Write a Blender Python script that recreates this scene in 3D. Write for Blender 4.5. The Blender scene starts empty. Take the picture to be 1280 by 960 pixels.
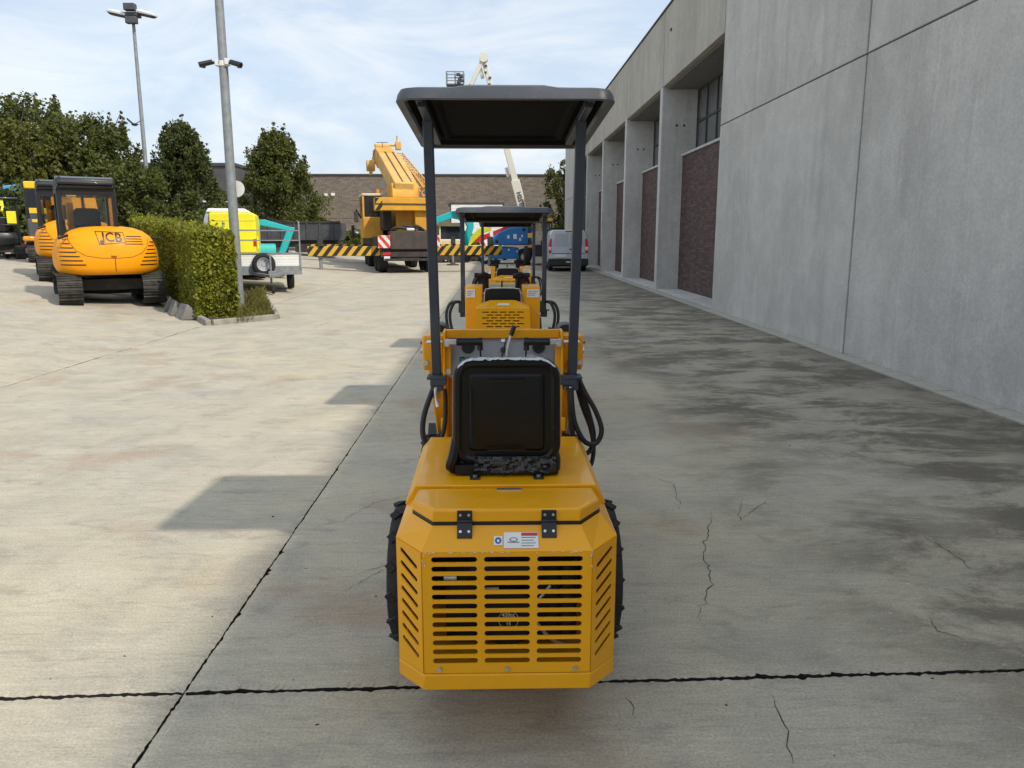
import bpy, bmesh, math, random
import numpy as np
from mathutils import Vector, Matrix
from mathutils.bvhtree import BVHTree
R = math.radians
PI = math.pi
rnd = random.Random(7)
scn = bpy.context.scene
col = scn.collection

# ------------------------------------------------------------------ camera
FPX = 962.0; CAMH = 1.65
PITCH = math.atan2(185, FPX); YAW = math.atan2(20 * math.cos(PITCH), FPX)
cd = bpy.data.cameras.new('camera'); cam = bpy.data.objects.new('camera', cd); col.objects.link(cam)
cd.sensor_width = 36.0; cd.lens = FPX / 1280 * 36.0; cd.clip_start = 0.05; cd.clip_end = 2000
cam.location = (0, 0, CAMH); cam.rotation_euler = (R(90) - PITCH, 0, -YAW)
scn.camera = cam

# ------------------------------------------------------------------ sky and sun
SUN = Vector((0.758, -0.66, 1.0)).normalized()          # towards the sun
w = bpy.data.worlds.new('World'); scn.world = w; w.use_nodes = True
nt = w.node_tree; nt.nodes.clear()
out = nt.nodes.new('ShaderNodeOutputWorld'); bg = nt.nodes.new('ShaderNodeBackground')
sky = nt.nodes.new('ShaderNodeTexSky'); sky.sky_type = 'NISHITA'; sky.sun_disc = False
sky.sun_elevation = math.asin(SUN.z); sky.sun_rotation = math.atan2(SUN.x, SUN.y)
sky.altitude = 0; sky.air_density = 1.15; sky.dust_density = 1.6; sky.ozone_density = 1.3
tc = nt.nodes.new('ShaderNodeTexCoord'); mp = nt.nodes.new('ShaderNodeMapping')
mp.inputs['Scale'].default_value = (1.2, 1.2, 4.2); mp.inputs['Rotation'].default_value = (0.15, 0.1, 0.5)
nz = nt.nodes.new('ShaderNodeTexNoise'); nz.inputs['Scale'].default_value = 2.1; nz.inputs['Detail'].default_value = 7
nz.inputs['Roughness'].default_value = 0.56; nz.inputs['Distortion'].default_value = 0.5
cr = nt.nodes.new('ShaderNodeValToRGB'); cr.color_ramp.elements[0].position = 0.36; cr.color_ramp.elements[1].position = 0.74
cr.color_ramp.elements[0].color = (0.84, 0.84, 0.84, 1); cr.color_ramp.elements[1].color = (0.97, 0.97, 0.97, 1)
mx = nt.nodes.new('ShaderNodeMixRGB')
nz2 = nt.nodes.new('ShaderNodeTexNoise'); nz2.inputs['Scale'].default_value = 3.4; nz2.inputs['Detail'].default_value = 8; nz2.inputs['Roughness'].default_value = 0.6; nz2.inputs['Distortion'].default_value = 0.8
cr2 = nt.nodes.new('ShaderNodeValToRGB'); cr2.color_ramp.elements[0].position = 0.40; cr2.color_ramp.elements[1].position = 0.66
cr2.color_ramp.elements[0].color = (2.95, 3.50, 4.20, 1); cr2.color_ramp.elements[1].color = (4.15, 4.35, 4.55, 1)
nt.links.new(mp.outputs['Vector'], nz2.inputs['Vector']); nt.links.new(nz2.outputs['Fac'], cr2.inputs['Fac']); nt.links.new(cr2.outputs['Color'], mx.inputs['Color2'])
L = nt.links.new
L(tc.outputs['Generated'], mp.inputs['Vector']); L(mp.outputs['Vector'], nz.inputs['Vector']); L(nz.outputs['Fac'], cr.inputs['Fac'])
L(cr.outputs['Color'], mx.inputs['Fac']); L(sky.outputs['Color'], mx.inputs['Color1']); L(mx.outputs['Color'], bg.inputs['Color'])
L(bg.outputs['Background'], out.inputs['Surface'])
bg.inputs['Strength'].default_value = 0.12
sd = bpy.data.lights.new('sun', 'SUN'); sd.energy = 2.0; sd.angle = R(1.4); sd.color = (1.0, 0.92, 0.80)
so = bpy.data.objects.new('sun', sd); col.objects.link(so)
so.rotation_euler = (-SUN).to_track_quat('-Z', 'Y').to_euler(); so.location = (10, -10, 20)

scn.view_settings.view_transform = 'Standard'; scn.view_settings.look = 'None'
scn.view_settings.exposure = 0.86; scn.view_settings.gamma = 1.0; scn.view_settings.use_curve_mapping = False
scn.cycles.use_denoising = True
scn.cycles.max_bounces = 10; scn.cycles.diffuse_bounces = 6; scn.cycles.transparent_max_bounces = 16

# ------------------------------------------------------------------ pixel -> place
def ray(x, y):
    d = Vector(((x - 640) / FPX, -(y - 480) / FPX, -1.0)); return cam.rotation_euler.to_matrix() @ d
def gz(x):                                               # the yard rises to the left beyond the second joint
    return 0.08 * min(max(0.0, -x - 5.5), 10.0)
def G(x, y):
    r = ray(x, y); z = 0.0
    for _ in range(30):
        t = (z - CAMH) / r.z; p = r * t; z = 0.5 * z + 0.5 * gz(p.x)
    return Vector((p.x, p.y, z))
def atY(x, y, Y):
    r = ray(x, y); return r * (Y / r.y) + Vector((0, 0, CAMH))

# ------------------------------------------------------------------ mesh helpers
class MB:
    def __init__(s, off=(0, 0, 0)): s.v = []; s.f = []; s.off = Vector(off); s.mi = []; s.cur = 0
    def add(s, vs, fs, M=None):
        n = len(s.v)
        for p in vs:
            p = Vector(p); p = M @ p if M else p; s.v.append(tuple(p + s.off))
        for f in fs: s.f.append([i + n for i in f]); s.mi.append(s.cur)
        return s
    def box(s, a, b, M=None):
        (x0, y0, z0), (x1, y1, z1) = a, b
        return s.add([(x0,y0,z0),(x1,y0,z0),(x1,y1,z0),(x0,y1,z0),(x0,y0,z1),(x1,y0,z1),(x1,y1,z1),(x0,y1,z1)],
                     [(0,3,2,1),(4,5,6,7),(0,1,5,4),(1,2,6,5),(2,3,7,6),(3,0,4,7)], M)
    def cbox(s, c, d, M=None):
        return s.box([c[i]-d[i]/2 for i in range(3)], [c[i]+d[i]/2 for i in range(3)], M)
    def bar(s, p, q, wx, wz, up=(0, 0, 1)):              # rectangular bar from p to q
        p, q = Vector(p), Vector(q); d = (q - p); l = d.length; d.normalize()
        u = Vector(up)
        if abs(d.dot(u)) > 0.98: u = Vector((0, 1, 0))
        x = d.cross(u).normalized(); z = x.cross(d)
        M = Matrix((x, d, z)).transposed().to_4x4(); M.translation = p
        return s.box((-wx/2, 0, -wz/2), (wx/2, l, wz/2), M)
    def cyl(s, p, q, r, r2=None, n=14, caps=True):
        p, q = Vector(p), Vector(q); r2 = r if r2 is None else r2
        d = (q - p).normalized(); u = Vector((0,0,1)) if abs(d.z) < 0.9 else Vector((1,0,0))
        x = d.cross(u).normalized(); y = d.cross(x)
        vs = []
        for c, rr in ((p, r), (q, r2)):
            for k in range(n):
                a = 2*PI*k/n; vs.append(c + x*(rr*math.cos(a)) + y*(rr*math.sin(a)))
        fs = [(k, n+k, n+(k+1) % n, (k+1) % n) for k in range(n)]
        if caps: fs += [tuple(range(n)), tuple(range(2*n-1, n-1, -1))]
        return s.add(vs, fs)
    def tube(s, pts, r, n=8, smooth=0, rf=None):
        P = [Vector(p) for p in pts]
        if smooth:
            Q = []
            for i in range(len(P)-1):
                a, b, c, d = P[max(i-1,0)], P[i], P[i+1], P[min(i+2,len(P)-1)]
                for k in range(smooth):
                    t = k/smooth
                    Q.append(0.5*((2*b)+(c-a)*t+(2*a-5*b+4*c-d)*t*t+(3*b-a-3*c+d)*t**3))
            P = Q + [P[-1]]
        vs = []; x = None; m = len(P)
        for i, p in enumerate(P):
            d = (P[min(i+1,m-1)] - P[max(i-1,0)]).normalized()
            if x is None:
                u = Vector((0,0,1)) if abs(d.z) < 0.9 else Vector((1,0,0)); x = d.cross(u).normalized()
            else: x = (x - d*x.dot(d)).normalized()
            y = d.cross(x); rr = rf(i/(m-1)) if rf else r
            for k in range(n):
                a = 2*PI*k/n; vs.append(p + x*(rr*math.cos(a)) + y*(rr*math.sin(a)))
        fs = [(i*n+k, i*n+(k+1) % n, (i+1)*n+(k+1) % n, (i+1)*n+k) for i in range(m-1) for k in range(n)]
        fs += [tuple(range(n-1,-1,-1)), tuple(range((m-1)*n, m*n))]
        return s.add(vs, fs)
    def prism(s, poly, axis, a, b, M=None):              # poly 2D extruded along axis
        n = len(poly)
        def P(u, t): return {'x': (t,u[0],u[1]), 'y': (u[0],t,u[1]), 'z': (u[0],u[1],t)}[axis]
        vs = [P(u, a) for u in poly] + [P(u, b) for u in poly]
        fs = [tuple(range(n-1,-1,-1)), tuple(range(n, 2*n))] + [(k,(k+1) % n,n+(k+1) % n,n+k) for k in range(n)]
        return s.add(vs, fs, M)
    def loft(s, rings, closed=True, cap0=True, cap1=True):
        n = len(rings[0]); vs = [p for r_ in rings for p in r_]; fs = []
        for i in range(len(rings)-1):
            for k in range(n if closed else n-1):
                fs.append((i*n+k, i*n+(k+1) % n, (i+1)*n+(k+1) % n, (i+1)*n+k))
        if cap0: fs.append(tuple(range(n-1,-1,-1)))
        if cap1: fs.append(tuple(range((len(rings)-1)*n, len(rings)*n)))
        return s.add(vs, fs)
    def lathe(s, prof, c, axis='x', n=24, caps=False):               # prof: (radius, along)
        c = Vector(c); rings = []
        for (r, t) in prof:
            rg = []
            for k in range(n):
                a = 2*PI*k/n; ca, sa = r*math.cos(a), r*math.sin(a)
                rg.append(c + Vector({'x': (t,ca,sa), 'y': (ca,t,sa), 'z': (ca,sa,t)}[axis]))
            rings.append(rg)
        return s.loft(rings, cap0=caps, cap1=caps)
    def build(s, name, m, parent=None, bevel=0, sharp=35, flat=False, fix=True):
        me = bpy.data.meshes.new(name); me.from_pydata(s.v, [], s.f)
        if fix:
            bm = bmesh.new(); bm.from_mesh(me); bmesh.ops.recalc_face_normals(bm, faces=bm.faces); bm.to_mesh(me); bm.free()
        for mm in (m if isinstance(m, (list, tuple)) else [m]): me.materials.append(mm)
        if any(s.mi): me.polygons.foreach_set('material_index', s.mi)
        if not flat:
            me.polygons.foreach_set('use_smooth', [True]*len(me.polygons)); me.set_sharp_from_angle(angle=R(sharp))
        o = bpy.data.objects.new(name, me); col.objects.link(o); o.parent = parent
        if bevel:
            b = o.modifiers.new('bevel', 'BEVEL'); b.width = bevel; b.segments = 2; b.limit_method = 'ANGLE'; b.angle_limit = R(38)
        return o

def tag(o, label=None, cat=None, group=None, kind=None):
    if label: o['label'] = label
    if cat: o['category'] = cat
    if group: o['group'] = group
    if kind: o['kind'] = kind
    return o
def thing(name, label, cat, loc=(0,0,0), rz=0, group=None):
    o = bpy.data.objects.new(name, None); col.objects.link(o); o.location = loc; o.rotation_euler = (0,0,rz)
    o.empty_display_size = 0.1
    return tag(o, label, cat, group)
def sheet(name, outer, holes, t, m, parent, org, ux, uy, off=(0,0,0), bevel=0):
    """flat plate with real holes: 2D outline and hole loops, thickness t"""
    cu = bpy.data.curves.new(name, 'CURVE'); cu.dimensions = '2D'; cu.fill_mode = 'BOTH'; cu.extrude = t/2
    for lp in [outer] + list(holes):
        sp = cu.splines.new('POLY'); sp.points.add(len(lp)-1); sp.use_cyclic_u = True
        for p, q in zip(sp.points, lp): p.co = (q[0], q[1], 0, 1)
    to = bpy.data.objects.new(name+'_c', cu); col.objects.link(to)
    me = bpy.data.meshes.new_from_object(to.evaluated_get(bpy.context.evaluated_depsgraph_get()))
    bpy.data.objects.remove(to); me.name = name
    ux = Vector(ux).normalized(); uy = Vector(uy).normalized(); n = ux.cross(uy)
    M = Matrix((ux, uy, n)).transposed().to_4x4(); M.translation = Vector(org) + Vector(off); me.transform(M)
    me.materials.clear(); me.materials.append(m)
    o = bpy.data.objects.new(name, me); col.objects.link(o); o.parent = parent
    if bevel:
        b = o.modifiers.new('bevel', 'BEVEL'); b.width = bevel; b.segments = 2; b.limit_method = 'ANGLE'
    return o
def text(name, body, size, m, parent, org, ux, uy, ext=0.0015, bold=0.0, align='CENTER', shear=0, xs=1.0):
    cu = bpy.data.curves.new(name, 'FONT'); cu.body = body; cu.size = size; cu.extrude = ext; cu.offset = bold
    cu.align_x = align; cu.align_y = 'CENTER'; cu.shear = shear; cu.resolution_u = 3
    to = bpy.data.objects.new(name+'_c', cu); col.objects.link(to)
    me = bpy.data.meshes.new_from_object(to.evaluated_get(bpy.context.evaluated_depsgraph_get()))
    bpy.data.objects.remove(to); me.name = name
    ux = Vector(ux).normalized(); uy = Vector(uy).normalized(); n = ux.cross(uy)
    M = Matrix((ux*xs, uy, n)).transposed().to_4x4(); M.translation = Vector(org); me.transform(M)
    me.materials.clear(); me.materials.append(m)
    o = bpy.data.objects.new(name, me); col.objects.link(o); o.parent = parent
    return o
def rrect(w_, h_, r, n=5, cx=0, cy=0):
    P = []
    for (sx, sy, a0) in ((1,1,0),(-1,1,90),(-1,-1,180),(1,-1,270)):
        for k in range(n+1):
            a = R(a0 + 90*k/n); P.append((cx+sx*(w_/2-r)+r*math.cos(a), cy+sy*(h_/2-r)+r*math.sin(a)))
    return P
def slot(x0, x1, y, h):                                   # rounded slot
    return rrect(x1-x0, h, h/2*0.98, 4, (x0+x1)/2, y)

# ------------------------------------------------------------------ materials
def mat(name, c, rough=0.5, metal=0.0, var=0.12, vs=6.0, bump=0.0, bs=60.0, coat=0.0, dirt=None, dirt_amt=0.4, ds=3.0, spec=0.5, trans=0.0):
    m = bpy.data.materials.new(name); m.use_nodes = True; t = m.node_tree; b = t.nodes['Principled BSDF']; k = t.links.new
    b.inputs['Roughness'].default_value = rough; b.inputs['Metallic'].default_value = metal
    b.inputs['Coat Weight'].default_value = coat; b.inputs['Coat Roughness'].default_value = 0.08
    b.inputs['Specular IOR Level'].default_value = spec; b.inputs['Transmission Weight'].default_value = trans
    tcn = t.nodes.new('ShaderNodeTexCoord')
    n1 = t.nodes.new('ShaderNodeTexNoise'); n1.inputs['Scale'].default_value = vs; n1.inputs['Detail'].default_value = 6
    k(tcn.outputs['Object'], n1.inputs['Vector'])
    mr = t.nodes.new('ShaderNodeMapRange'); mr.inputs['From Min'].default_value = 0.3; mr.inputs['From Max'].default_value = 0.7
    mr.inputs['To Min'].default_value = 1-var; mr.inputs['To Max'].default_value = 1+var
    k(n1.outputs['Fac'], mr.inputs['Value'])
    mul = t.nodes.new('ShaderNodeVectorMath'); mul.operation = 'SCALE'; mul.inputs[0].default_value = c[:3]; k(mr.outputs['Result'], mul.inputs['Scale'])
    last = mul.outputs['Vector']
    if dirt:
        n2 = t.nodes.new('ShaderNodeTexNoise'); n2.inputs['Scale'].default_value = ds; n2.inputs['Detail'].default_value = 9; n2.inputs['Roughness'].default_value = 0.7
        k(tcn.outputs['Object'], n2.inputs['Vector'])
        r2 = t.nodes.new('ShaderNodeMapRange'); r2.inputs['From Min'].default_value = 0.48; r2.inputs['From Max'].default_value = 0.72
        r2.inputs['To Max'].default_value = dirt_amt; k(n2.outputs['Fac'], r2.inputs['Value'])
        mm = t.nodes.new('ShaderNodeMixRGB'); mm.inputs['Color2'].default_value = (*dirt, 1); k(r2.outputs['Result'], mm.inputs['Fac']); k(last, mm.inputs['Color1'])
        last = mm.outputs['Color']
        r3 = t.nodes.new('ShaderNodeMapRange'); r3.inputs['From Min'].default_value = 0.4; r3.inputs['From Max'].default_value = 0.7
        r3.inputs['To Min'].default_value = rough; r3.inputs['To Max'].default_value = min(1, rough+0.25); k(n2.outputs['Fac'], r3.inputs['Value']); k(r3.outputs['Result'], b.inputs['Roughness'])
    k(last, b.inputs['Base Color'])
    if bump:
        n3 = t.nodes.new('ShaderNodeTexNoise'); n3.inputs['Scale'].default_value = bs; n3.inputs['Detail'].default_value = 4; k(tcn.outputs['Object'], n3.inputs['Vector'])
        bp = t.nodes.new('ShaderNodeBump'); bp.inputs['Strength'].default_value = bump; bp.inputs['Distance'].default_value = 0.01; k(n3.outputs['Fac'], bp.inputs['Height']); k(bp.outputs['Normal'], b.inputs['Normal'])
    return m
M = {}
M['yellow'] = mat('loader_yellow_paint', (0.86, 0.385, 0.001), 0.34, 0, 0.04, 3, 0.03, 140, spec=0.35, coat=0.22, dirt=(0.55,0.30,0.03), dirt_amt=0.15, ds=7)
M['canopy'] = mat('canopy_grey_plastic', (0.052, 0.060, 0.076), 0.34, 0, 0.06, 4, 0.04, 200, dirt=(0.16,0.16,0.16), dirt_amt=0.25)
M['post'] = mat('post_grey_paint', (0.045, 0.055, 0.075), 0.42, 0, 0.06, 5, 0.05, 150)
M['black'] = mat('black_plastic', (0.012, 0.012, 0.013), 0.42, 0, 0.2, 8, 0.1, 160)
M['vinyl'] = mat('black_seat_vinyl', (0.006, 0.0065, 0.007), 0.34, 0, 0.15, 9, 0.12, 260, spec=0.32)
M['rubber'] = mat('rubber', (0.014, 0.014, 0.015), 0.7, 0, 0.25, 10, 0.3, 90, dirt=(0.07,0.065,0.055), dirt_amt=0.4, ds=9)
M['hose'] = mat('hose_rubber', (0.011, 0.011, 0.013), 0.42, 0, 0.2, 30, 0.1, 200)
M['zinc'] = mat('zinc_steel', (0.62, 0.62, 0.60), 0.32, 0.9, 0.15, 30)
M['panel'] = mat('grey_panel', (0.32, 0.33, 0.35), 0.45, 0.1, 0.08, 12, dirt=(0.3,0.3,0.3), dirt_amt=0.2, ds=12)
M['dark'] = mat('dark_engine', (0.016, 0.016, 0.017), 0.5, 0.3, 0.4, 14)
M['label'] = mat('label_white', (0.75, 0.75, 0.73), 0.35, 0, 0.04, 20)
M['ink'] = mat('label_ink', (0.10, 0.10, 0.11), 0.5, 0, 0.1, 20)
M['blueink'] = mat('label_blue', (0.02, 0.09, 0.35), 0.5, 0, 0.1, 20)
M['redink'] = mat('label_red', (0.50, 0.03, 0.03), 0.45, 0, 0.1, 20)
M['green'] = mat('switch_green', (0.02, 0.30, 0.14), 0.4)
M['film'] = mat('plastic_film', (0.55, 0.57, 0.58), 0.12, 0, 0.2, 30, 0.8, 35, spec=0.8)
M['orange'] = mat('excavator_orange', (0.88, 0.33, 0.001), 0.48, 0, 0.04, 2, spec=0.3, dirt=(0.45,0.20,0.02), dirt_amt=0.15)
M['trackm'] = mat('track_steel', (0.045, 0.043, 0.040), 0.6, 0.3, 0.4, 7, 0.4, 60, dirt=(0.16,0.14,0.11), dirt_amt=0.6, ds=5)
M['cabblack'] = mat('cab_black', (0.012, 0.012, 0.013), 0.35, 0, 0.2, 5, coat=0.2)
M['white'] = mat('white_paint', (0.80, 0.80, 0.78), 0.4, 0, 0.04, 4, dirt=(0.55,0.52,0.47), dirt_amt=0.2)
M['cream'] = mat('cream_paint', (0.66, 0.58, 0.38), 0.45, 0, 0.06, 4, dirt=(0.35,0.3,0.22), dirt_amt=0.4)
M['boomwhite'] = mat('boom_white', (0.72, 0.70, 0.60), 0.45, 0, 0.06, 3, dirt=(0.4,0.36,0.28), dirt_amt=0.35)
M['craney'] = mat('crane_yellow', (0.70, 0.34, 0.025), 0.5, 0, 0.10, 1.5, dirt=(0.30,0.19,0.09), dirt_amt=0.6, ds=2)
M['craney2'] = mat('crane_boom_faded', (0.70, 0.41, 0.10), 0.55, 0, 0.12, 1.2, dirt=(0.34,0.24,0.13), dirt_amt=0.6, ds=2.5)
M['chassis'] = mat('chassis_black', (0.028, 0.026, 0.025), 0.6, 0, 0.4, 3, dirt=(0.09,0.07,0.055), dirt_amt=0.6)
M['brownbox'] = mat('rusty_brown_box', (0.060, 0.048, 0.042), 0.7, 0, 0.3, 3, dirt=(0.12,0.075,0.05), dirt_amt=0.6)
M['galv'] = mat('galvanised_steel', (0.26, 0.28, 0.29), 0.55, 0.3, 0.16, 9, 0.08, 40, dirt=(0.25,0.25,0.24), dirt_amt=0.3)
M['silver'] = mat('silver_van_paint', (0.55, 0.56, 0.60), 0.3, 0.35, 0.03, 3, coat=0.5)
M['silverglass'] = mat('van_blind_window', (0.42, 0.44, 0.50), 0.15, 0.1, 0.03, 3, coat=0.6)
M['redlamp'] = mat('red_lamp', (0.55, 0.02, 0.02), 0.2, coat=0.5)
M['amber'] = mat('amber_lamp', (0.75, 0.28, 0.01), 0.25, coat=0.4)
M['blue'] = mat('lift_blue', (0.008, 0.17, 0.47), 0.38, 0, 0.08, 2, dirt=(0.10,0.17,0.27), dirt_amt=0.3)
M['lblue'] = mat('light_blue_paint', (0.10, 0.40, 0.72), 0.45, 0, 0.15, 3, dirt=(0.3,0.4,0.5), dirt_amt=0.4)
M['teal'] = mat('teal_paint', (0.010, 0.42, 0.46), 0.42, 0, 0.08, 2, dirt=(0.12,0.3,0.3), dirt_amt=0.3)
M['lemon'] = mat('lemon_yellow', (0.80, 0.72, 0.012), 0.42, 0, 0.04, 2, dirt=(0.45,0.42,0.12), dirt_amt=0.2)
M['yel2'] = mat('plain_yellow', (0.76, 0.48, 0.02), 0.45, 0, 0.08, 3)
M['ygreen'] = mat('yellow_green', (0.62, 0.60, 0.03), 0.45, 0, 0.1, 3)
M['red'] = mat('red_paint', (0.55, 0.03, 0.03), 0.45, 0, 0.1, 3)
M['dgrey'] = mat('dark_grey_paint', (0.055, 0.060, 0.068), 0.55, 0, 0.2, 1.5, dirt=(0.13,0.12,0.11), dirt_amt=0.5)
M['bark'] = mat('bark', (0.075, 0.055, 0.04), 0.9, 0, 0.3, 6, 0.6, 20)
M['soil'] = mat('soil', (0.055, 0.042, 0.030), 0.95, 0, 0.4, 8, 0.6, 40)
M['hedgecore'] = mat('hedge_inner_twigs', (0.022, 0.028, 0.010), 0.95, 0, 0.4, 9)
M['roofdark'] = mat('roof_dark', (0.06, 0.058, 0.058), 0.7)
M['wedge'] = mat('grey_rubber_ramp', (0.20, 0.195, 0.185), 0.75, 0, 0.35, 6, 0.3, 40, dirt=(0.06,0.06,0.06), dirt_amt=0.5)
def glass(name, tint, fac=0.25):
    m = bpy.data.materials.new(name); m.use_nodes = True; t = m.node_tree; t.nodes.clear()
    o = t.nodes.new('ShaderNodeOutputMaterial'); a = t.nodes.new('ShaderNodeBsdfTransparent'); a.inputs[0].default_value = (*tint, 1)
    g = t.nodes.new('ShaderNodeBsdfGlossy'); g.inputs['Roughness'].default_value = 0.04
    fr = t.nodes.new('ShaderNodeFresnel'); fr.inputs['IOR'].default_value = 1.5
    mr = t.nodes.new('ShaderNodeMath'); mr.operation = 'ADD'; mr.inputs[1].default_value = fac*0.2; t.links.new(fr.outputs[0], mr.inputs[0])
    x = t.nodes.new('ShaderNodeMixShader'); t.links.new(mr.outputs[0], x.inputs[0]); t.links.new(a.outputs[0], x.inputs[1]); t.links.new(g.outputs[0], x.inputs[2]); t.links.new(x.outputs[0], o.inputs[0])
    return m
M['glass'] = glass('cab_glass', (0.86, 0.88, 0.87))
M['dglass'] = mat('dark_window_glass', (0.018, 0.022, 0.026), 0.06, 0, 0.1, 2, spec=0.8)
def leafmat(name, c, var=0.45, sc=1.2):
    m = bpy.data.materials.new(name); m.use_nodes = True; t = m.node_tree; b = t.nodes['Principled BSDF']; k = t.links.new
    b.inputs['Roughness'].default_value = 0.55; b.inputs['Specular IOR Level'].default_value = 0.35
    g = t.nodes.new('ShaderNodeNewGeometry'); tcn = t.nodes.new('ShaderNodeTexCoord')
    n1 = t.nodes.new('ShaderNodeTexNoise'); n1.inputs['Scale'].default_value = sc; n1.inputs['Detail'].default_value = 3; k(tcn.outputs['Object'], n1.inputs['Vector'])
    ad = t.nodes.new('ShaderNodeMath'); ad.operation = 'MULTIPLY_ADD'; k(g.outputs['Random Per Island'], ad.inputs[0]); ad.inputs[1].default_value = 0.5; k(n1.outputs['Fac'], ad.inputs[2])
    r_ = t.nodes.new('ShaderNodeValToRGB'); r_.color_ramp.elements[0].position = 0.35; r_.color_ramp.elements[1].position = 1.05
    r_.color_ramp.elements[0].color = (*[x*(1-var) for x in c], 1); r_.color_ramp.elements[1].color = (min(c[0]*(1+var*1.6),1), min(c[1]*(1+var),1), c[2]*(1+var*0.3), 1)
    k(ad.outputs[0], r_.inputs['Fac']); k(r_.outputs['Color'], b.inputs['Base Color'])
    tr = t.nodes.new('ShaderNodeBsdfTranslucent'); k(r_.outputs['Color'], tr.inputs['Color'])
    x = t.nodes.new('ShaderNodeMixShader'); x.inputs[0].default_value = 0.38; k(b.outputs[0], x.inputs[1]); k(tr.outputs[0], x.inputs[2])
    k(x.outputs[0], t.nodes['Material Output'].inputs['Surface'])
    return m
M['leaf'] = leafmat('tree_leaves', (0.085, 0.112, 0.030))
M['leaf2'] = leafmat('tree_leaves_lighter', (0.105, 0.125, 0.030))
M['leafd'] = leafmat('tree_leaves_dark', (0.066, 0.095, 0.030))
M['hleaf'] = leafmat('hedge_leaves', (0.185, 0.225, 0.030), 0.5, 2.0)
M['grass'] = leafmat('grass_blades', (0.13, 0.14, 0.045), 0.5, 3.0)
def stripes(name, c1, c2, per, ang=45, axis=('X','Z')):
    m = bpy.data.materials.new(name); m.use_nodes = True; t = m.node_tree; b = t.nodes['Principled BSDF']; k = t.links.new; b.inputs['Roughness'].default_value = 0.5
    tcn = t.nodes.new('ShaderNodeTexCoord'); sp = t.nodes.new('ShaderNodeSeparateXYZ'); k(tcn.outputs['Object'], sp.inputs[0])
    s1 = t.nodes.new('ShaderNodeMath'); s1.operation = 'MULTIPLY_ADD'; k(sp.outputs[axis[1]], s1.inputs[0]); s1.inputs[1].default_value = -1/math.tan(R(ang)); k(sp.outputs[axis[0]], s1.inputs[2])
    s2 = t.nodes.new('ShaderNodeMath'); s2.operation = 'DIVIDE'; k(s1.outputs[0], s2.inputs[0]); s2.inputs[1].default_value = per
    s3 = t.nodes.new('ShaderNodeMath'); s3.operation = 'FRACT'; k(s2.outputs[0], s3.inputs[0])
    s4 = t.nodes.new('ShaderNodeMath'); s4.operation = 'GREATER_THAN'; k(s3.outputs[0], s4.inputs[0]); s4.inputs[1].default_value = 0.5
    x = t.nodes.new('ShaderNodeMixRGB'); x.inputs[1].default_value = (*c1, 1); x.inputs[2].default_value = (*c2, 1); k(s4.outputs[0], x.inputs[0]); k(x.outputs[0], b.inputs['Base Color'])
    return m
M['hazard'] = stripes('hazard_stripes', (0.62,0.36,0.03), (0.02,0.016,0.014), 0.42, 52)
M['redwhite'] = stripes('red_white_board', (0.62,0.05,0.04), (0.72,0.70,0.68), 0.36, -50)
M['rwband'] = stripes('red_white_bands', (0.60,0.04,0.03), (0.72,0.70,0.68), 0.36, 89.0, ('Z','X'))
# ================================================================== SETTING
def N(t, typ, **kw):
    n = t.nodes.new(typ)
    for a, b in kw.items():
        if hasattr(n, a): setattr(n, a, b)
    return n
def noise(t, vec, scale, detail=6, rough=0.6, scl=(1,1,1), loc=(0,0,0), dist=0.0):
    mpn = t.nodes.new('ShaderNodeMapping'); mpn.inputs['Scale'].default_value = scl; mpn.inputs['Location'].default_value = loc
    t.links.new(vec, mpn.inputs['Vector']); n = t.nodes.new('ShaderNodeTexNoise'); n.inputs['Scale'].default_value = scale
    n.inputs['Detail'].default_value = detail; n.inputs['Roughness'].default_value = rough; n.inputs['Distortion'].default_value = dist
    t.links.new(mpn.outputs[0], n.inputs['Vector']); return n.outputs['Fac']
def rng(t, v, a, b, lo=0.0, hi=1.0, smooth=True):
    n = t.nodes.new('ShaderNodeMapRange'); n.interpolation_type = 'SMOOTHSTEP' if smooth else 'LINEAR'
    n.inputs['From Min'].default_value = a; n.inputs['From Max'].default_value = b; n.inputs['To Min'].default_value = lo; n.inputs['To Max'].default_value = hi
    t.links.new(v, n.inputs['Value']); return n.outputs['Result']
def math_(t, op, a, b=None):
    n = t.nodes.new('ShaderNodeMath'); n.operation = op
    for i, x in enumerate((a, b)):
        if x is None: continue
        if isinstance(x, (int, float)): n.inputs[i].default_value = x
        else: t.links.new(x, n.inputs[i])
    return n.outputs[0]
def mixc(t, f, a, b, mode='MIX'):
    n = t.nodes.new('ShaderNodeMixRGB'); n.blend_type = mode
    for i, x in enumerate((f, a, b)):
        if isinstance(x, (int, float)): n.inputs[i].default_value = x
        elif isinstance(x, tuple): n.inputs[i].default_value = (*x, 1)
        else: t.links.new(x, n.inputs[i])
    return n.outputs[0]
def bumpn(t, h, st, dist, b):
    n = t.nodes.new('ShaderNodeBump'); n.inputs['Strength'].default_value = st; n.inputs['Distance'].default_value = dist
    t.links.new(h, n.inputs['Height']); t.links.new(n.outputs[0], b.inputs['Normal'])

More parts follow.
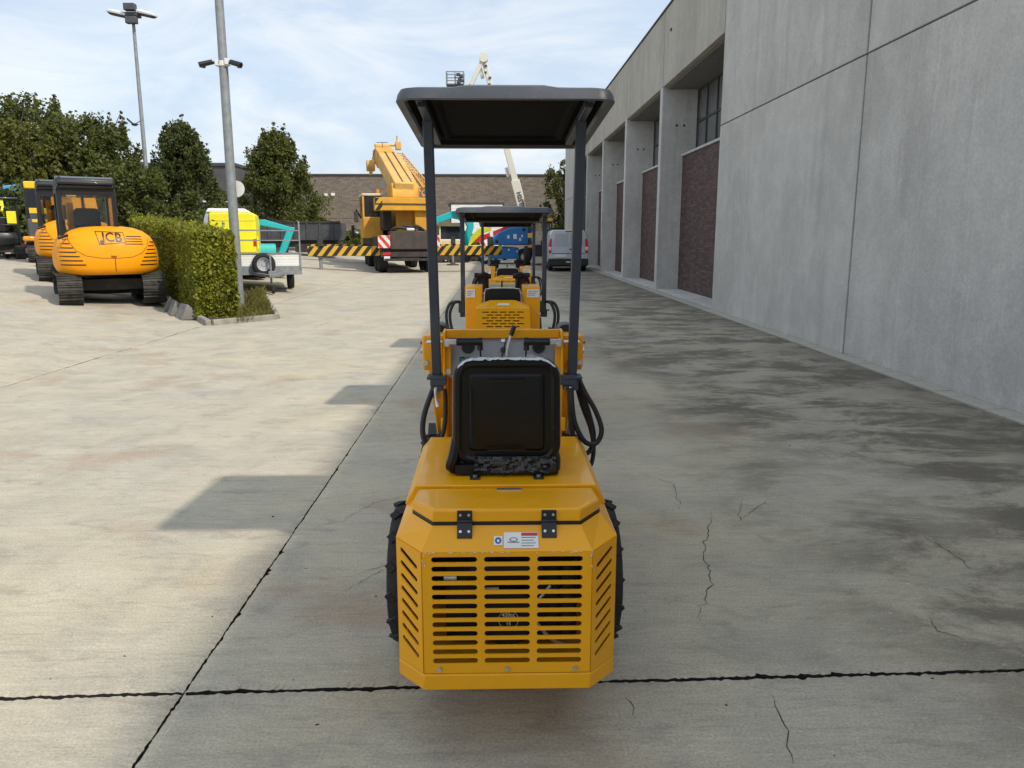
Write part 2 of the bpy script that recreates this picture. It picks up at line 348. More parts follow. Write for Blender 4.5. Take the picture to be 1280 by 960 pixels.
def ground_material():
    m = bpy.data.materials.new('yard_concrete'); m.use_nodes = True; t = m.node_tree; b = t.nodes['Principled BSDF']
    tcn = t.nodes.new('ShaderNodeTexCoord'); v = tcn.outputs['Object']; sp = t.nodes.new('ShaderNodeSeparateXYZ'); t.links.new(v, sp.inputs[0])
    big = noise(t, v, 0.45, 6, 0.62); mid = noise(t, v, 1.7, 8, 0.68, loc=(3,1,0), dist=0.6); fine = noise(t, v, 95, 5, 0.75)
    streak = noise(t, v, 1.0, 8, 0.7, (2.2, 19, 1)); brush = noise(t, v, 1.0, 6, 0.7, (9, 70, 1), (0,0,0), 0.8)
    c = mixc(t, rng(t, big, 0.36, 0.66), (0.470,0.420,0.308), (0.430,0.398,0.328))
    c = mixc(t, math_(t, 'MULTIPLY', rng(t, mid, 0.46, 0.68), 0.60), c, (0.315,0.290,0.245))
    c = mixc(t, math_(t, 'MULTIPLY', rng(t, mid, 0.50, 0.32), 0.40), c, (0.55,0.505,0.40))
    c = mixc(t, math_(t, 'MULTIPLY', rng(t, streak, 0.50, 0.74), 0.50), c, (0.26,0.238,0.198))
    c = mixc(t, math_(t, 'MULTIPLY', rng(t, streak, 0.45, 0.25), 0.45), c, (0.58,0.535,0.425))
    pat = noise(t, v, 4.2, 7, 0.72, (0.7,1.5,1), (7,3,0), 0.8); c = mixc(t, math_(t, 'MULTIPLY', rng(t, pat, 0.52, 0.68), 0.55), c, (0.27,0.25,0.21))
    # rusty brown blotches
    ru = noise(t, v, 0.9, 5, 0.6, loc=(11,5,0)); c = mixc(t, math_(t, 'MULTIPLY', rng(t, ru, 0.54, 0.70), 0.50), c, (0.34,0.235,0.150))
    # algae and oil stains that follow the foot of the hall
    edge = math_(t, 'ADD', sp.outputs['X'], math_(t, 'MULTIPLY', math_(t, 'SUBTRACT', noise(t, v, 0.5, 4, 0.55, (1,0.6,1), (5,2,0)), 0.5), 5.0))
    st0 = rng(t, edge, -0.2, 3.4); c = mixc(t, math_(t, 'MULTIPLY', st0, 0.42), c, (0.27,0.235,0.175))
    st1 = rng(t, edge, 1.1, 2.9); blot = rng(t, noise(t, v, 1.3, 10, 0.76, (0.75,1.25,1), (2,9,0), 0.35), 0.43, 0.58)
    stain = math_(t, 'MULTIPLY', math_(t, 'MULTIPLY', st1, 0.88), math_(t, 'ADD', math_(t, 'MULTIPLY', blot, 0.88), 0.12))
    c = mixc(t, stain, c, (0.100,0.084,0.062))
    st2 = math_(t, 'MULTIPLY', rng(t, edge, 3.4, 5.2), 0.45); c = mixc(t, st2, c, (0.085,0.078,0.064))
    # pale scuffs and dark specks
    sp1 = noise(t, v, 38, 3, 0.5, (1,1.5,1), (4,4,0)); c = mixc(t, math_(t, 'MULTIPLY', rng(t, sp1, 0.68, 0.78), 0.5), c, (0.14,0.125,0.10))
    sp2 = noise(t, v, 30, 3, 0.5, (1,1.5,1), (9,2,0)); c = mixc(t, math_(t, 'MULTIPLY', rng(t, sp2, 0.65, 0.76), 0.5), c, (0.60,0.57,0.50))
    c = mixc(t, 0.60, c, mixc(t, 1.0, c, mixc(t, rng(t, fine, 0.28, 0.72), (0.62,0.62,0.62), (1.38,1.38,1.38)), 'MULTIPLY'))
    c = mixc(t, 0.22, c, mixc(t, 1.0, c, mixc(t, rng(t, brush, 0.3, 0.7), (0.6,0.6,0.6), (1.4,1.4,1.4)), 'MULTIPLY'))
    t.links.new(c, b.inputs['Base Color']); b.inputs['Specular IOR Level'].default_value = 0.35
    t.links.new(rng(t, mid, 0.3, 0.7, 0.92, 0.70), b.inputs['Roughness'])
    h = math_(t, 'ADD', math_(t, 'MULTIPLY', fine, 0.5), math_(t, 'ADD', math_(t, 'MULTIPLY', brush, 0.35), math_(t, 'MULTIPLY', mid, 0.8)))
    bumpn(t, h, 0.5, 0.006, b); return m
M['yard'] = ground_material()

def wall_concrete(name, tone=1.0, warm=(1,1,1)):
    m = bpy.data.materials.new(name); m.use_nodes = True; t = m.node_tree; b = t.nodes['Principled BSDF']
    tcn = t.nodes.new('ShaderNodeTexCoord'); v = tcn.outputs['Object']; oi = t.nodes.new('ShaderNodeObjectInfo')
    sh = t.nodes.new('ShaderNodeVectorMath'); sh.operation = 'MULTIPLY_ADD'; t.links.new(oi.outputs['Random'], sh.inputs[0]); sh.inputs[1].default_value = (17,23,31); t.links.new(v, sh.inputs[2]); v = sh.outputs[0]
    A = tuple(0.54*tone*q for q in warm); B = tuple(0.43*tone*q for q in warm); C = tuple(0.64*tone*q for q in warm)
    cloud = noise(t, v, 0.55, 7, 0.62, (1,1,0.7), dist=0.4); ver = noise(t, v, 1.0, 6, 0.62, (3.2,3.2,0.22)); ver2 = noise(t, v, 1.0, 5, 0.6, (11,11,0.5), (5,5,5)); fine = noise(t, v, 34, 5, 0.65); hor = noise(t, v, 1.0, 5, 0.6, (0.6,0.6,11))
    c = mixc(t, rng(t, cloud, 0.36, 0.64), A, B)
    c = mixc(t, math_(t, 'MULTIPLY', rng(t, ver, 0.46, 0.76), 0.55), c, tuple(0.36*tone*q for q in (1.0,0.95,0.87)))
    c = mixc(t, math_(t, 'MULTIPLY', rng(t, ver2, 0.52, 0.75), 0.40), c, C)
    c = mixc(t, math_(t, 'MULTIPLY', rng(t, hor, 0.55, 0.78), 0.25), c, B)
    mot = noise(t, v, 2.6, 9, 0.72, (1,1,1), (3,8,1), 0.35); c = mixc(t, math_(t, 'MULTIPLY', rng(t, mot, 0.44, 0.66), 0.34), c, B); c = mixc(t, math_(t, 'MULTIPLY', rng(t, mot, 0.52, 0.34), 0.30), c, C)
    c = mixc(t, 0.36, c, mixc(t, 1.0, c, mixc(t, rng(t, fine, 0.28, 0.72), (0.7,0.7,0.7), (1.3,1.3,1.3)), 'MULTIPLY'))
    t.links.new(c, b.inputs['Base Color']); b.inputs['Roughness'].default_value = 0.82; b.inputs['Specular IOR Level'].default_value = 0.3
    bumpn(t, math_(t, 'ADD', math_(t, 'MULTIPLY', fine, 0.5), cloud), 0.35, 0.006, b); return m
M['wall'] = wall_concrete('hall_concrete', 1.0, (1.02,0.985,0.925))
M['fin'] = wall_concrete('hall_fin_concrete', 1.04, (1.02,0.99,0.94))
M['fascia'] = wall_concrete('hall_fascia_concrete', 0.86, (1.02,0.95,0.82))
M['joint'] = mat('joint_sealant', (0.16,0.158,0.15), 0.9)
def brickmat(name, c1, c2, mort, sx, sy, axes):
    m = bpy.data.materials.new(name); m.use_nodes = True; t = m.node_tree; b = t.nodes['Principled BSDF']
    tcn = t.nodes.new('ShaderNodeTexCoord'); sp = t.nodes.new('ShaderNodeSeparateXYZ'); t.links.new(tcn.outputs['Object'], sp.inputs[0])
    cb = t.nodes.new('ShaderNodeCombineXYZ'); t.links.new(sp.outputs[axes[0]], cb.inputs[0]); t.links.new(sp.outputs[axes[1]], cb.inputs[1])
    br = t.nodes.new('ShaderNodeTexBrick'); t.links.new(cb.outputs[0], br.inputs['Vector']); br.inputs['Scale'].default_value = 1
    br.inputs['Color1'].default_value = (*c1,1); br.inputs['Color2'].default_value = (*c2,1); br.inputs['Mortar'].default_value = (*mort,1)
    br.inputs['Brick Width'].default_value = sx; br.inputs['Row Height'].default_value = sy; br.inputs['Mortar Size'].default_value = 0.006; br.inputs['Bias'].default_value = 0.0
    nn = noise(t, tcn.outputs['Object'], 9, 5, 0.7); c = mixc(t, 0.8, br.outputs['Color'], mixc(t, rng(t, nn, 0.3, 0.7), (0.55,0.55,0.55), (1.5,1.5,1.5)), 'MULTIPLY')
    t.links.new(c, b.inputs['Base Color']); b.inputs['Roughness'].default_value = 0.8
    bumpn(t, math_(t, 'SUBTRACT', nn, math_(t, 'MULTIPLY', br.outputs['Fac'], 1.0)), 0.5, 0.008, b); return m
M['brick'] = brickmat('dark_purple_brick', (0.060,0.033,0.031), (0.125,0.072,0.062), (0.040,0.033,0.032), 0.30, 0.075, ('Y','Z'))
M['brick2'] = brickmat('brown_grey_brick', (0.205,0.165,0.130), (0.135,0.110,0.090), (0.17,0.145,0.12), 0.42, 0.16, ('X','Z'))
M['brick3'] = mat('dark_facade', (0.075,0.072,0.075), 0.7, 0, 0.2, 1)

# ---- ground sheet and concrete slabs
g = MB(); S = 900
xs = [-S, -60, -15.5, -5.5, 5.2, S]
for i in range(5):
    a, b_ = xs[i], xs[i+1]
    g.add([(a,-60,gz(a)-0.035),(b_,-60,gz(b_)-0.035),(b_,S,gz(b_)-0.035),(a,S,gz(a)-0.035)], [(0,1,2,3)])
M['under'] = mat('dirt_in_joints', (0.022,0.019,0.016), 0.95, 0, 0.4, 12, 0.5, 50)
ground = tag(g.build('ground', M['under'], flat=True), kind='structure')

def slab(x0, x1, yf0, yf1, jag, step, gaps=(0.007,0.007,0.007,0.007)):
    """concrete slab between two joints with a chipped, uneven arris; yf = functions of x"""
    r = random.Random(int((x0*13+x1*7+yf1(0)*3)*100) & 0xffff)
    st_ = [0.0, 0.0]
    def nz_(): 
        st_[0] = 0.86*st_[0] + 0.14*r.gauss(0, 0.55); st_[1] *= 0.55
        if r.random() < 0.05: st_[1] = r.random()**2*2.6
        return (st_[0] + r.gauss(0, 0.10) + st_[1])*jag
    P = []                                               # outer point, inward direction
    def side(p, q, nrm, gap, near):
        p, q = Vector(p), Vector(q); l = (q-p).length; t = 0.0
        while t < l:
            c = p + (q-p)*(t/l); d = c.length
            P.append((c, Vector(nrm), gap, 1.0)); t += step*max(1.0, (d/4.0)**1.5) if near else 1.5
    a, b_, c_, d_ = (x0, yf0(x0)), (x1, yf0(x1)), (x1, yf1(x1)), (x0, yf1(x0))
    side(a, b_, (0,1), gaps[0], True); side(b_, c_, (-1,0), gaps[1], True); side(c_, d_, (0,-1), gaps[2], True); side(d_, a, (1,0), gaps[3], True)
    n = len(P); O = []; I = []; B = []
    for (c, nn, gp, _) in P:
        j = nz_(); o = c + nn*(gp + max(j, -gp*0.5)); O.append((o.x, o.y, gz(o.x) - r.random()*0.006*min(1, 8/max(o.length,1)) - 0.002))
        B.append((o.x, o.y, gz(o.x)-0.06))
    cx = sum(p[0] for p in O)/n; cy = sum(p[1] for p in O)/n
    for (c, nn, gp, _), o in zip(P, O):
        i = c + nn*(gp+0.035); i.x = min(max(i.x, x0+0.04), x1-0.04); i.y = min(max(i.y, min(yf0(i.x),yf1(i.x))+0.05), max(yf0(i.x),yf1(i.x))-0.05)
        I.append((i.x, i.y, gz(i.x)))
    mb = MB(); mb.add(O+I+B, [(k,(k+1) % n,n+(k+1) % n,n+k) for k in range(n)] + [(2*n+k,2*n+(k+1) % n,(k+1) % n,k) for k in range(n)] + [tuple(range(n,2*n))])
    mb.mi = [0]*n + [1]*n + [0]; o = mb.build('concrete_slab', [M['yard'], M['under']], ground, flat=True); return o
JT = lambda x: 2.625 + 0.028*x                            # the chipped cross joint
K = lambda c: (lambda x: c)
JX, JX2 = -1.157, -5.5
wide = 0.0095
for (x0, x1) in ((JX, 4.69), (JX2, JX)):
    slab(x0, x1, K(-8), JT, 0.010, 0.014, (0.004, 0.004, wide, 0.004))
    slab(x0, x1, JT, K(24), 0.008, 0.014, (wide, 0.004, 0.004, 0.004))
    slab(x0, x1, K(24), K(46), 0.004, 0.2, (0.004,)*4); slab(x0, x1, K(46), K(69.9), 0.004, 0.5, (0.004,)*4)
for (y0, y1) in ((-8, 2.47), (2.47, 24), (24, 46), (46, 69.9)):
    slab(-15.5, JX2, K(y0), K(y1), 0.004, 0.08, (0.005,)*4); slab(-60, -15.5, K(y0), K(y1), 0.003, 0.5, (0.005,)*4)

# ---- cracks, chips and leaves lying on the slabs
def crack_path(pxs, wd, r):
    P = [G(*p) for p in pxs]; Q = []
    for a, b_ in zip(P[:-1], P[1:]):
        n = max(3, int((b_-a).length/0.03))
        for k in range(n):
            t = k/n; q = a.lerp(b_, t); q += Vector((r.gauss(0,0.007), r.gauss(0,0.007), 0)); Q.append(q)
    Q.append(P[-1]); return Q
cr_ = random.Random(3); cm = MB()
CR = [([(890,640),(880,690),(888,730),(870,780)],3.0), ([(800,592),(842,605),(850,640)],2.0), ([(1010,555),(1040,575),(1085,560)],2.0),
      ([(928,622),(925,650),(960,625),(1010,630)],2.0), ([(1148,668),(1195,695),(1218,715)],2.5), ([(1160,770),(1175,790),(1205,800)],2.5),
      ([(962,868),(972,890),(985,915),(985,960)],2.2), ([(782,868),(790,885),(798,898)],2), ([(420,655),(470,628),(520,618)],2.2), ([(470,712),(500,700),(440,720)],2), ([(0,436),(120,437),(245,432)],4.0),
      ([(560,660),(540,650)],1), ([(430,740),(480,712)],2)]
for pxs, wd in CR:
    Q = crack_path(pxs, wd, cr_); vs = []; fs = []
    for i, q in enumerate(Q):
        d = (Q[min(i+1,len(Q)-1)] - Q[max(i-1,0)]); d.z = 0; d.normalize(); nn = Vector((-d.y, d.x, 0)); ww = wd*0.0006*(0.5+cr_.random())*min(1, 4*min(i, len(Q)-1-i)/len(Q)+0.15)
        for sg in (1,-1): vs.append(q + nn*ww*sg + Vector((0,0,0.0025)))
    fs = [(2*i,2*i+1,2*i+3,2*i+2) for i in range(len(Q)-1)]; cm.add(vs, fs)
ck = cm.build('hairline_cracks', M['under'], ground, flat=True); tag(ck, kind='stuff')
db = MB()
for k in range(420):
    x, y = rnd.uniform(-6,4.6), rnd.uniform(1.9,15)
    if abs(x-0.04) < 0.6 and 2 < y < 8.5: continue
    s_ = rnd.uniform(0.0025,0.007)*(1.8 if rnd.random() < 0.12 else 1); a = rnd.random()*PI; A = Matrix.Translation((x,y,gz(x))) @ Matrix.Rotation(a,4,'Z')
    h = s_*rnd.uniform(0.2,0.6); db.add([(-s_,-s_*0.5,0),(s_,-s_*0.6,0),(s_*0.8,s_*0.5,0),(-s_*0.7,s_*0.6,0),(-s_*0.5,-s_*0.2,h),(s_*0.5,0,h*0.8)], [(0,1,5,4),(1,2,5),(2,3,4,5),(3,0,4)], A)
    db.mi[-4:] = [1 if rnd.random() < 0.25 else 0]*4
M['chip'] = mat('dark_chips', (0.045,0.038,0.030), 0.9, 0, 0.5, 40); M['chip2'] = mat('pale_chips', (0.42,0.40,0.36), 0.9, 0, 0.3, 40)
tag(db.build('stone_chips', [M['chip'], M['chip2']], flat=True), 'scattered small stone chips and dry leaf bits on the concrete', 'debris', kind='stuff')

# ---- paver strip along the hall
M['paver'] = mat('paver_strip', (0.42,0.40,0.34), 0.9, 0, 0.25, 3, 0.4, 40, dirt=(0.12,0.11,0.09), dirt_amt=0.6, ds=2)
strip = tag(MB().box((4.70,-8,-0.05),(4.945,57,-0.012)).build('gutter_strip', M['under'], flat=True), kind='structure')
pm = MB().box((-0.112,-0.146,-0.03),(0.112,0.146,0.012)).build('paver', M['paver'], strip, 0.006)
for k in range(100):
    o = pm if k == 0 else pm.copy()
    if k: col.objects.link(o)
    o.location = (4.818+rnd.uniform(-.004,.004), 1.0+0.3*k, rnd.uniform(-.004,.004)); o.rotation_euler = (0, 0, rnd.gauss(0,0.008))
rest = MB()
for k in range(80): rest.box((4.706,31.0+0.3*k-0.146,-0.03),(4.93,31.0+0.3*k+0.146,0.012))
for k in range(29): rest.box((4.706,0.7-0.3*k-0.146,-0.03),(4.93,0.7-0.3*k+0.146,0.012))
tag(rest.build('far_pavers', M['paver'], strip, flat=True), kind='stuff')

# ---- concrete hall
WX = 4.94; RZ = 8.12
hall = thing('concrete_hall', 'large grey concrete panel hall with tall fins and brick infill bays', 'building', (WX, 0, 0))
HO = (-WX, 0, 0)
MB(HO).box((WX+0.10,-20,-0.05),(WX+14,17.58,RZ-0.05)).box((WX+1.15,17.58,-0.05),(WX+14,49.2,RZ-0.05)).box((WX+0.10,49.2,-0.05),(WX+14,56.4,RZ-0.05)).build('wall_core', M['joint'], hall, flat=True)
def panel(y0, y1, z0, z1, m='wall', dx=0.0):
    e = 0.011; v_ = 0.024
    MB(HO).box((WX+dx, y0+v_, z0+e),(WX+0.16, y1-v_, z1-e)).build('concrete_panel', M[m], hall, 0.008)
ys = [-20, -8.3, -2.0, 4.35, 10.77, 17.6]
for a, b_ in zip(ys[:-1], ys[1:]):
    panel(a, b_, -0.02, 4.03); panel(a, b_, 4.03, RZ-0.06)
bays = [17.6, 23.85, 30.25, 36.6, 42.95, 49.2]
for a, b_ in zip(bays[:-1], bays[1:]): panel(a, b_, 5.95, RZ-0.06, 'fascia')
for a, b_ in ((49.2, 56.5),): panel(a, b_, -0.02, 4.1); panel(a, b_, 4.1, RZ-0.06)
MB(HO).box((WX-0.03,-20,RZ-0.06),(WX+14,56.53,RZ)).build('roof_capping', M['roofdark'], hall, 0.01)
MB(HO).box((WX+0.16,17.6,5.90),(WX+1.2,49.2,6.02)).build('soffit', M['joint'], hall, flat=True)
for i, (a, b_) in enumerate(zip(bays[:-1], bays[1:])):
    if i:                                                # fin standing at the near end of this bay
        f = MB(HO).box((WX,a,-0.02),(WX+1.2,a+0.34,5.96)).build('fin', M['fin'], hall, 0.012)
        for hx in (5.395, 5.615):
            MB(HO).cyl((hx,a-0.006,4.88),(hx,a+0.02,4.88),0.035,n=12).build('anchor_hole', M['black'], f)
    y0 = a + (0.34 if i else 0)
    MB(HO).box((WX+0.67,y0,0.02),(WX+1.2,b_,3.99)).build('brick_infill', M['brick'], hall, flat=True)
    MB(HO).box((WX+0.02,y0,-0.02),(WX+0.70,b_,0.05)).build('plinth', M['fin'], hall, 0.01)
    MB(HO).box((WX+0.62,y0,3.99),(WX+1.12,b_,4.06)).build('window_sill', M['fin'], hall, 0.008)
    wn = MB(HO); nC = 6; dy = (b_-y0)/nC
    for q in range(nC+1): wn.box((WX+1.045,y0+q*dy-0.035,4.06),(WX+1.12,y0+q*dy+0.035,5.90))
    for zz in (4.115, 4.98, 5.875): wn.box((WX+1.05,y0,zz-0.03),(WX+1.115,b_,zz+0.03))
    wf = wn.build('window', M['roofdark'], hall)
    for q in range(nC):
        for z0, z1 in ((4.145,4.95),(5.01,5.845)):
            MB(HO).box((WX+1.085,y0+q*dy+0.035,z0),(WX+1.10,y0+(q+1)*dy-0.035,z1)).build('pane', M['pane'] if 'pane' in M else M.setdefault('pane', mat('hall_glass', (0.13,0.14,0.145), 0.18, 0, 0.3, 0.9, spec=0.5)), wf, flat=True)
MB(HO).box((WX-0.035,22.9,7.3),(WX+0.02,23.02,7.36)).build('wall_lamp', M['black'], hall)

# ---- buildings behind the yard
bw = thing('brick_warehouse', 'long brown brick warehouse with flat roof and white roller door', 'building', (-6, 70, 0))
BO = (6, -70, 0)
MB(BO).box((-21,70,-0.1),(40,86,6.85)).build('wall', M['brick2'], bw, flat=True)
MB(BO).box((-21.1,69.9,6.85),(40.1,86,7.0)).build('roof_edge', M['roofdark'], bw, 0.02)
MB(BO).box((-21,69.97,3.2),(40,70.0,3.26)).build('string_course', M['joint'], bw, flat=True)
dr = MB(BO).box((-3.95,69.9,0.0),(0.6,69.98,4.4)).build('roller_door', M['white'], bw)
MB(BO).box((-4.1,69.86,4.4),(0.75,69.99,4.55)).build('door_frame', M['roofdark'], dr)
for q in range(12): MB(BO).box((-3.95,69.885,0.3+q*0.34),(0.6,69.9,0.32+q*0.34)).build('door_slat', M['white'], dr, flat=True)
for x_, z_ in ((-14.9,5.2),(-14.3,5.25),(-12.4,1.9)): MB(BO).cbox((x_,69.85,z_),(0.28,0.25,0.22)).build('wall_light', M['white'], bw)
ob = thing('dark_office_building', 'dark grey flat roofed office building behind the trees', 'building', (-27, 66, 0))
OO = (27, -66, 0)
MB(OO).box((-34,66,-0.1),(-21.5,80,7.3)).build('wall', M['brick3'], ob, flat=True)
MB(OO).box((-34.1,65.85,7.3),(-21.4,80,7.55)).build('roof_edge', M['roofdark'], ob, 0.02)
MB(OO).box((-34,65.9,4.4),(-21.5,65.99,4.55)).build('white_band', M['white'], ob)
for q in range(4):
    w_ = MB(OO).box((-33+q*2.9,65.93,1.6),(-31+q*2.9,65.99,3.4)).build('window', M['roofdark'], ob); MB(OO).box((-32.9+q*2.9,65.90,1.7),(-31.1+q*2.9,65.94,3.3)).build('pane', M['dglass'], w_)

# ---- trees
def leaf_mesh(name, pts, size, m, parent, rs, elong=1.5, up=0.0):
    n = len(pts); c = np.asarray(pts); a = rs.normal(size=(n,3)); a[:,2] += up; a /= np.linalg.norm(a,axis=1)[:,None]
    b_ = rs.normal(size=(n,3)); b_ -= a*(a*b_).sum(1)[:,None]; b_ /= np.linalg.norm(b_,axis=1)[:,None]
    s_ = size*rs.uniform(0.55,1.35,(n,1)); d = np.cross(a,b_)
    v = np.empty((n,4,3)); v[:,0] = c - a*s_*elong*0.5; v[:,1] = c + b_*s_*0.5 + d*s_*0.12; v[:,2] = c + a*s_*elong*0.5; v[:,3] = c - b_*s_*0.5 + d*s_*0.12
    me = bpy.data.meshes.new(name); me.vertices.add(4*n); me.vertices.foreach_set('co', v.ravel())
    me.loops.add(4*n); me.loops.foreach_set('vertex_index', np.arange(4*n,dtype=np.int32)); me.polygons.add(n)
    me.polygons.foreach_set('loop_start', np.arange(0,4*n,4,dtype=np.int32)); me.polygons.foreach_set('loop_total', np.full(n,4,dtype=np.int32))
    me.update(calc_edges=True); me.materials.append(m)
    o = bpy.data.objects.new(name, me); col.objects.link(o); o.parent = parent; return o
def tree(label, base, height, width, n, m, seed, shape='oval', leaf=0.115, low=0.12, name='broadleaf_tree'):
    rs = np.random.RandomState(seed); r = random.Random(seed)
    t = thing(name, label, 'tree', base, group='trees along the back of the yard')
    tr = MB(); lim = []
    lean = Vector((r.uniform(-.3,.3), r.uniform(-.3,.3), 0))
    tr.tube([(0,0,-0.3),(lean.x*0.2,lean.y*0.2,height*0.25),(lean.x*0.6,lean.y*0.6,height*0.55),(lean.x,lean.y,height*0.88)], 0.1, 8, 4, rf=lambda q: height*0.024*(1-q)+0.02)
    cl = []
    nb = 70
    def prof(f):
        if shape == 'oval': return width/2*math.sqrt(max(0.0, 1-((f-0.40)/0.62)**2))
        return width/2*min(1.0, (1.02-f)*1.30)*(0.80+0.20*min(1,(f-low)*6))
    for k in range(nb):
        f = low + (0.94-low)*((k+0.5)/nb); a = k*2.4 + r.uniform(-.4,.4)
        rad = prof(f)*r.uniform(0.25,0.92); p = Vector((math.cos(a)*rad+lean.x*f, math.sin(a)*rad+lean.y*f, f*height))
        cl.append((p, (0.060+0.075*r.random())*width*(1.10-0.40*f)))
        if k % 3 == 0: lim.append((Vector((lean.x*f*0.8, lean.y*f*0.8, max(0.6, f*height*0.72))), p))
    for k in range(64):                                  # shoots reaching out and up from the crown: the ragged outline
        a = r.random()*6.28; f = low+0.12+(0.84-low-0.12)*r.random()**0.8; rad = prof(f)*r.uniform(0.55,0.98); p = Vector((math.cos(a)*rad, math.sin(a)*rad, f*height))
        out = Vector((math.cos(a),math.sin(a),0))*(0.35*(1-f)) + Vector((0,0,0.55+0.6*f)); ln = height*r.uniform(0.06,0.17)*(0.7+0.5*f)
        for j in range(6): cl.append((p+out*(ln*j/5)+Vector((r.gauss(0,.06),r.gauss(0,.06),0)), width*(0.052-0.0078*j)*r.uniform(0.75,1.2)))
        if k % 3 == 0: lim.append((Vector((p.x*.3,p.y*.3,p.z*0.75)), p+out*ln))
    for (a_, b_) in lim: tr.tube([a_, a_.lerp(b_,0.5)+Vector((0,0,-0.05*(b_-a_).length)), b_], 0.05, 5, 3, rf=lambda q: height*0.008*(1-q)+0.010)
    tr.build('trunk', M['bark'], t)
    vol = np.array([s_**1.7 for _, s_ in cl]); vol /= vol.sum(); cnt = rs.multinomial(n, vol); pts = []
    for (p, s_), c in zip(cl, cnt):
        d = rs.normal(size=(c,3)); d /= np.linalg.norm(d,axis=1)[:,None]+1e-9; rad = s_*rs.uniform(0.0,1.2,(c,1))**0.7*(1+0.28*np.sin(d[:,:1]*5+seed)*np.cos(d[:,1:2]*6))
        pts.append(np.array(p) + d*rad*np.array([1.0,1.0,0.85]))
    pts = np.concatenate(pts); pts = pts[pts[:,2] > 0.25]
    leaf_mesh('crown', pts, leaf, m, t, rs)
    return t
TR = [  # label, top pixel x, top pixel y, Y, width, leaves, material, seed, shape
 ('tallest leafy tree at the end of the row beyond the excavators', 5, 102, 41, 7.5, 34000, 'leaf', 11, 'oval'),
 ('broad dense tree directly behind the black cabs', 92, 132, 38, 6.4, 32000, 'leaf', 12, 'oval'),
 ('olive green bushy tree behind the yellow and grey cab', 36, 140, 36, 4.8, 20000, 'leaf2', 18, 'oval'),
 ('dense tree with two pointed tops beside the floodlight mast', 224, 140, 46, 6.2, 38000, 'leafd', 13, 'cone'),
 ('round tree with ragged top between camera pole and crane', 343, 154, 54, 8.0, 46000, 'leaf', 14, 'cone'),
 ('low tree filling the gap behind the clipped hedge', 150, 195, 36, 4.6, 20000, 'leaf', 15, 'oval'),
 ('leafy tree standing alone well beyond the small canopy digger', -190, 120, 42, 7.0, 22000, 'leaf2', 21, 'oval'),
 ('tall dark tree at the outer end of the tree row', -420, 110, 46, 7.5, 22000, 'leafd', 22, 'cone'),
 ('small tree peeking out past the end of the concrete hall', 709, 190, 62, 4.2, 16000, 'leaf', 16, 'oval')]
for (lb, px, py, Y, wd, n, mm, sd_, shp) in TR:
    tp = atY(px, py, Y); gzv = gz(tp.x)
    tree(lb, (tp.x, Y, gzv), (tp.z-gzv)*0.97, wd, n, M[mm], sd_, shp)
# far low greenery along the warehouse foot: single bushes
for k, (px, py, Y, wd) in enumerate(((432,290,62,3.4),(575,290,64,3.0),(60,235,33,5.0),(700,283,64,2.6),(15,225,34,5.5),(262,262,33,3.4),(395,272,58,3.0))):
    tp = atY(px, py, Y); rs = np.random.RandomState(50+k)
    lb = ['rounded bush against the warehouse next to the crane','rounded bush at the foot of the white roller door','dark bush behind the cab with yellow roof','small bush at the end of the concrete hall','wide dark bush behind the light blue arm','bush behind the lemon yellow box body','bush behind the dark grey tipper'][k]
    t = thing('bush', lb, 'bush', (tp.x, Y, gz(tp.x)), group='bushes at the back of the yard'); h = tp.z-gz(tp.x)
    d = rs.normal(size=(7000,3)); d /= np.linalg.norm(d,axis=1)[:,None]; q = d*rs.uniform(0.5,1,(7000,1))**0.4*(1+0.2*np.sin(d[:,:1]*7)*np.cos(d[:,2:]*6+d[:,1:2]*5)); q = q*np.array([wd/2,wd/2,h/2])+np.array([0,0,h*0.48]); q = q[q[:,2] > 0.02]
    leaf_mesh('crown', q, 0.15, M['leafd' if k in (2,4) else 'leaf'], t, rs); MB().tube([(0,0,-0.1),(0.03,0,h*0.6)],0.05,6).build('trunk', M['bark'], t)

# ---- clipped hedge, planting bed, grass
HA = Vector((-5.80, 15.05)); HD = Vector((-0.49, 0.872)).normalized(); HN = Vector((HD.y, -HD.x))   # HN: to the right
HL, HW = 12.5, 0.78
hedge = thing('clipped_hedge', 'long clipped green hedge with square end beside the orange excavators', 'hedge', (HA.x, HA.y, gz(HA.x)))
def hp(s_, q, z): p = HA + HD*s_ + HN*q; return Vector((p.x-HA.x, p.y-HA.y, z + gz(p.x) - gz(HA.x)))
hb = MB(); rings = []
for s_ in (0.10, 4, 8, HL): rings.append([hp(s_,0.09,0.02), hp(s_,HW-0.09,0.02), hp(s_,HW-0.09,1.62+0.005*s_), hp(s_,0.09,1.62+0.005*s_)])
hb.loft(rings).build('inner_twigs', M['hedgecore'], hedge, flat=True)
rs = np.random.RandomState(5); pts = []
def hpoints(n, f):
    for _ in range(n): pts.append(tuple(f()))
top = lambda s_: 1.70+0.004*s_
hpoints(15000, lambda: hp(min(HL, rs.exponential(6.0)), rs.normal(0.03,0.035), rs.uniform(0.04, top(3))))
hpoints(7500, lambda: hp(rs.normal(0.03,0.035), rs.uniform(0.0,HW), rs.uniform(0.04, top(0))))
hpoints(8000, lambda: hp(min(HL, rs.exponential(6.0)), rs.uniform(0,HW), top(2)+rs.normal(0,0.035)))
hpoints(700, lambda: hp(min(HL, rs.exponential(6.0)), rs.uniform(0,HW), top(2)+abs(rs.normal(0,0.09))))
hpoints(6000, lambda: hp(min(HL, rs.exponential(6.0)), HW+rs.normal(-0.03,0.035), rs.uniform(0.04, top(3))))
leaf_mesh('foliage', np.array(pts), 0.056, M['hleaf'], hedge, rs, 1.35)
c0, c1, c2, c3 = G(228,388), G(261,407), G(346,399), G(330,372)
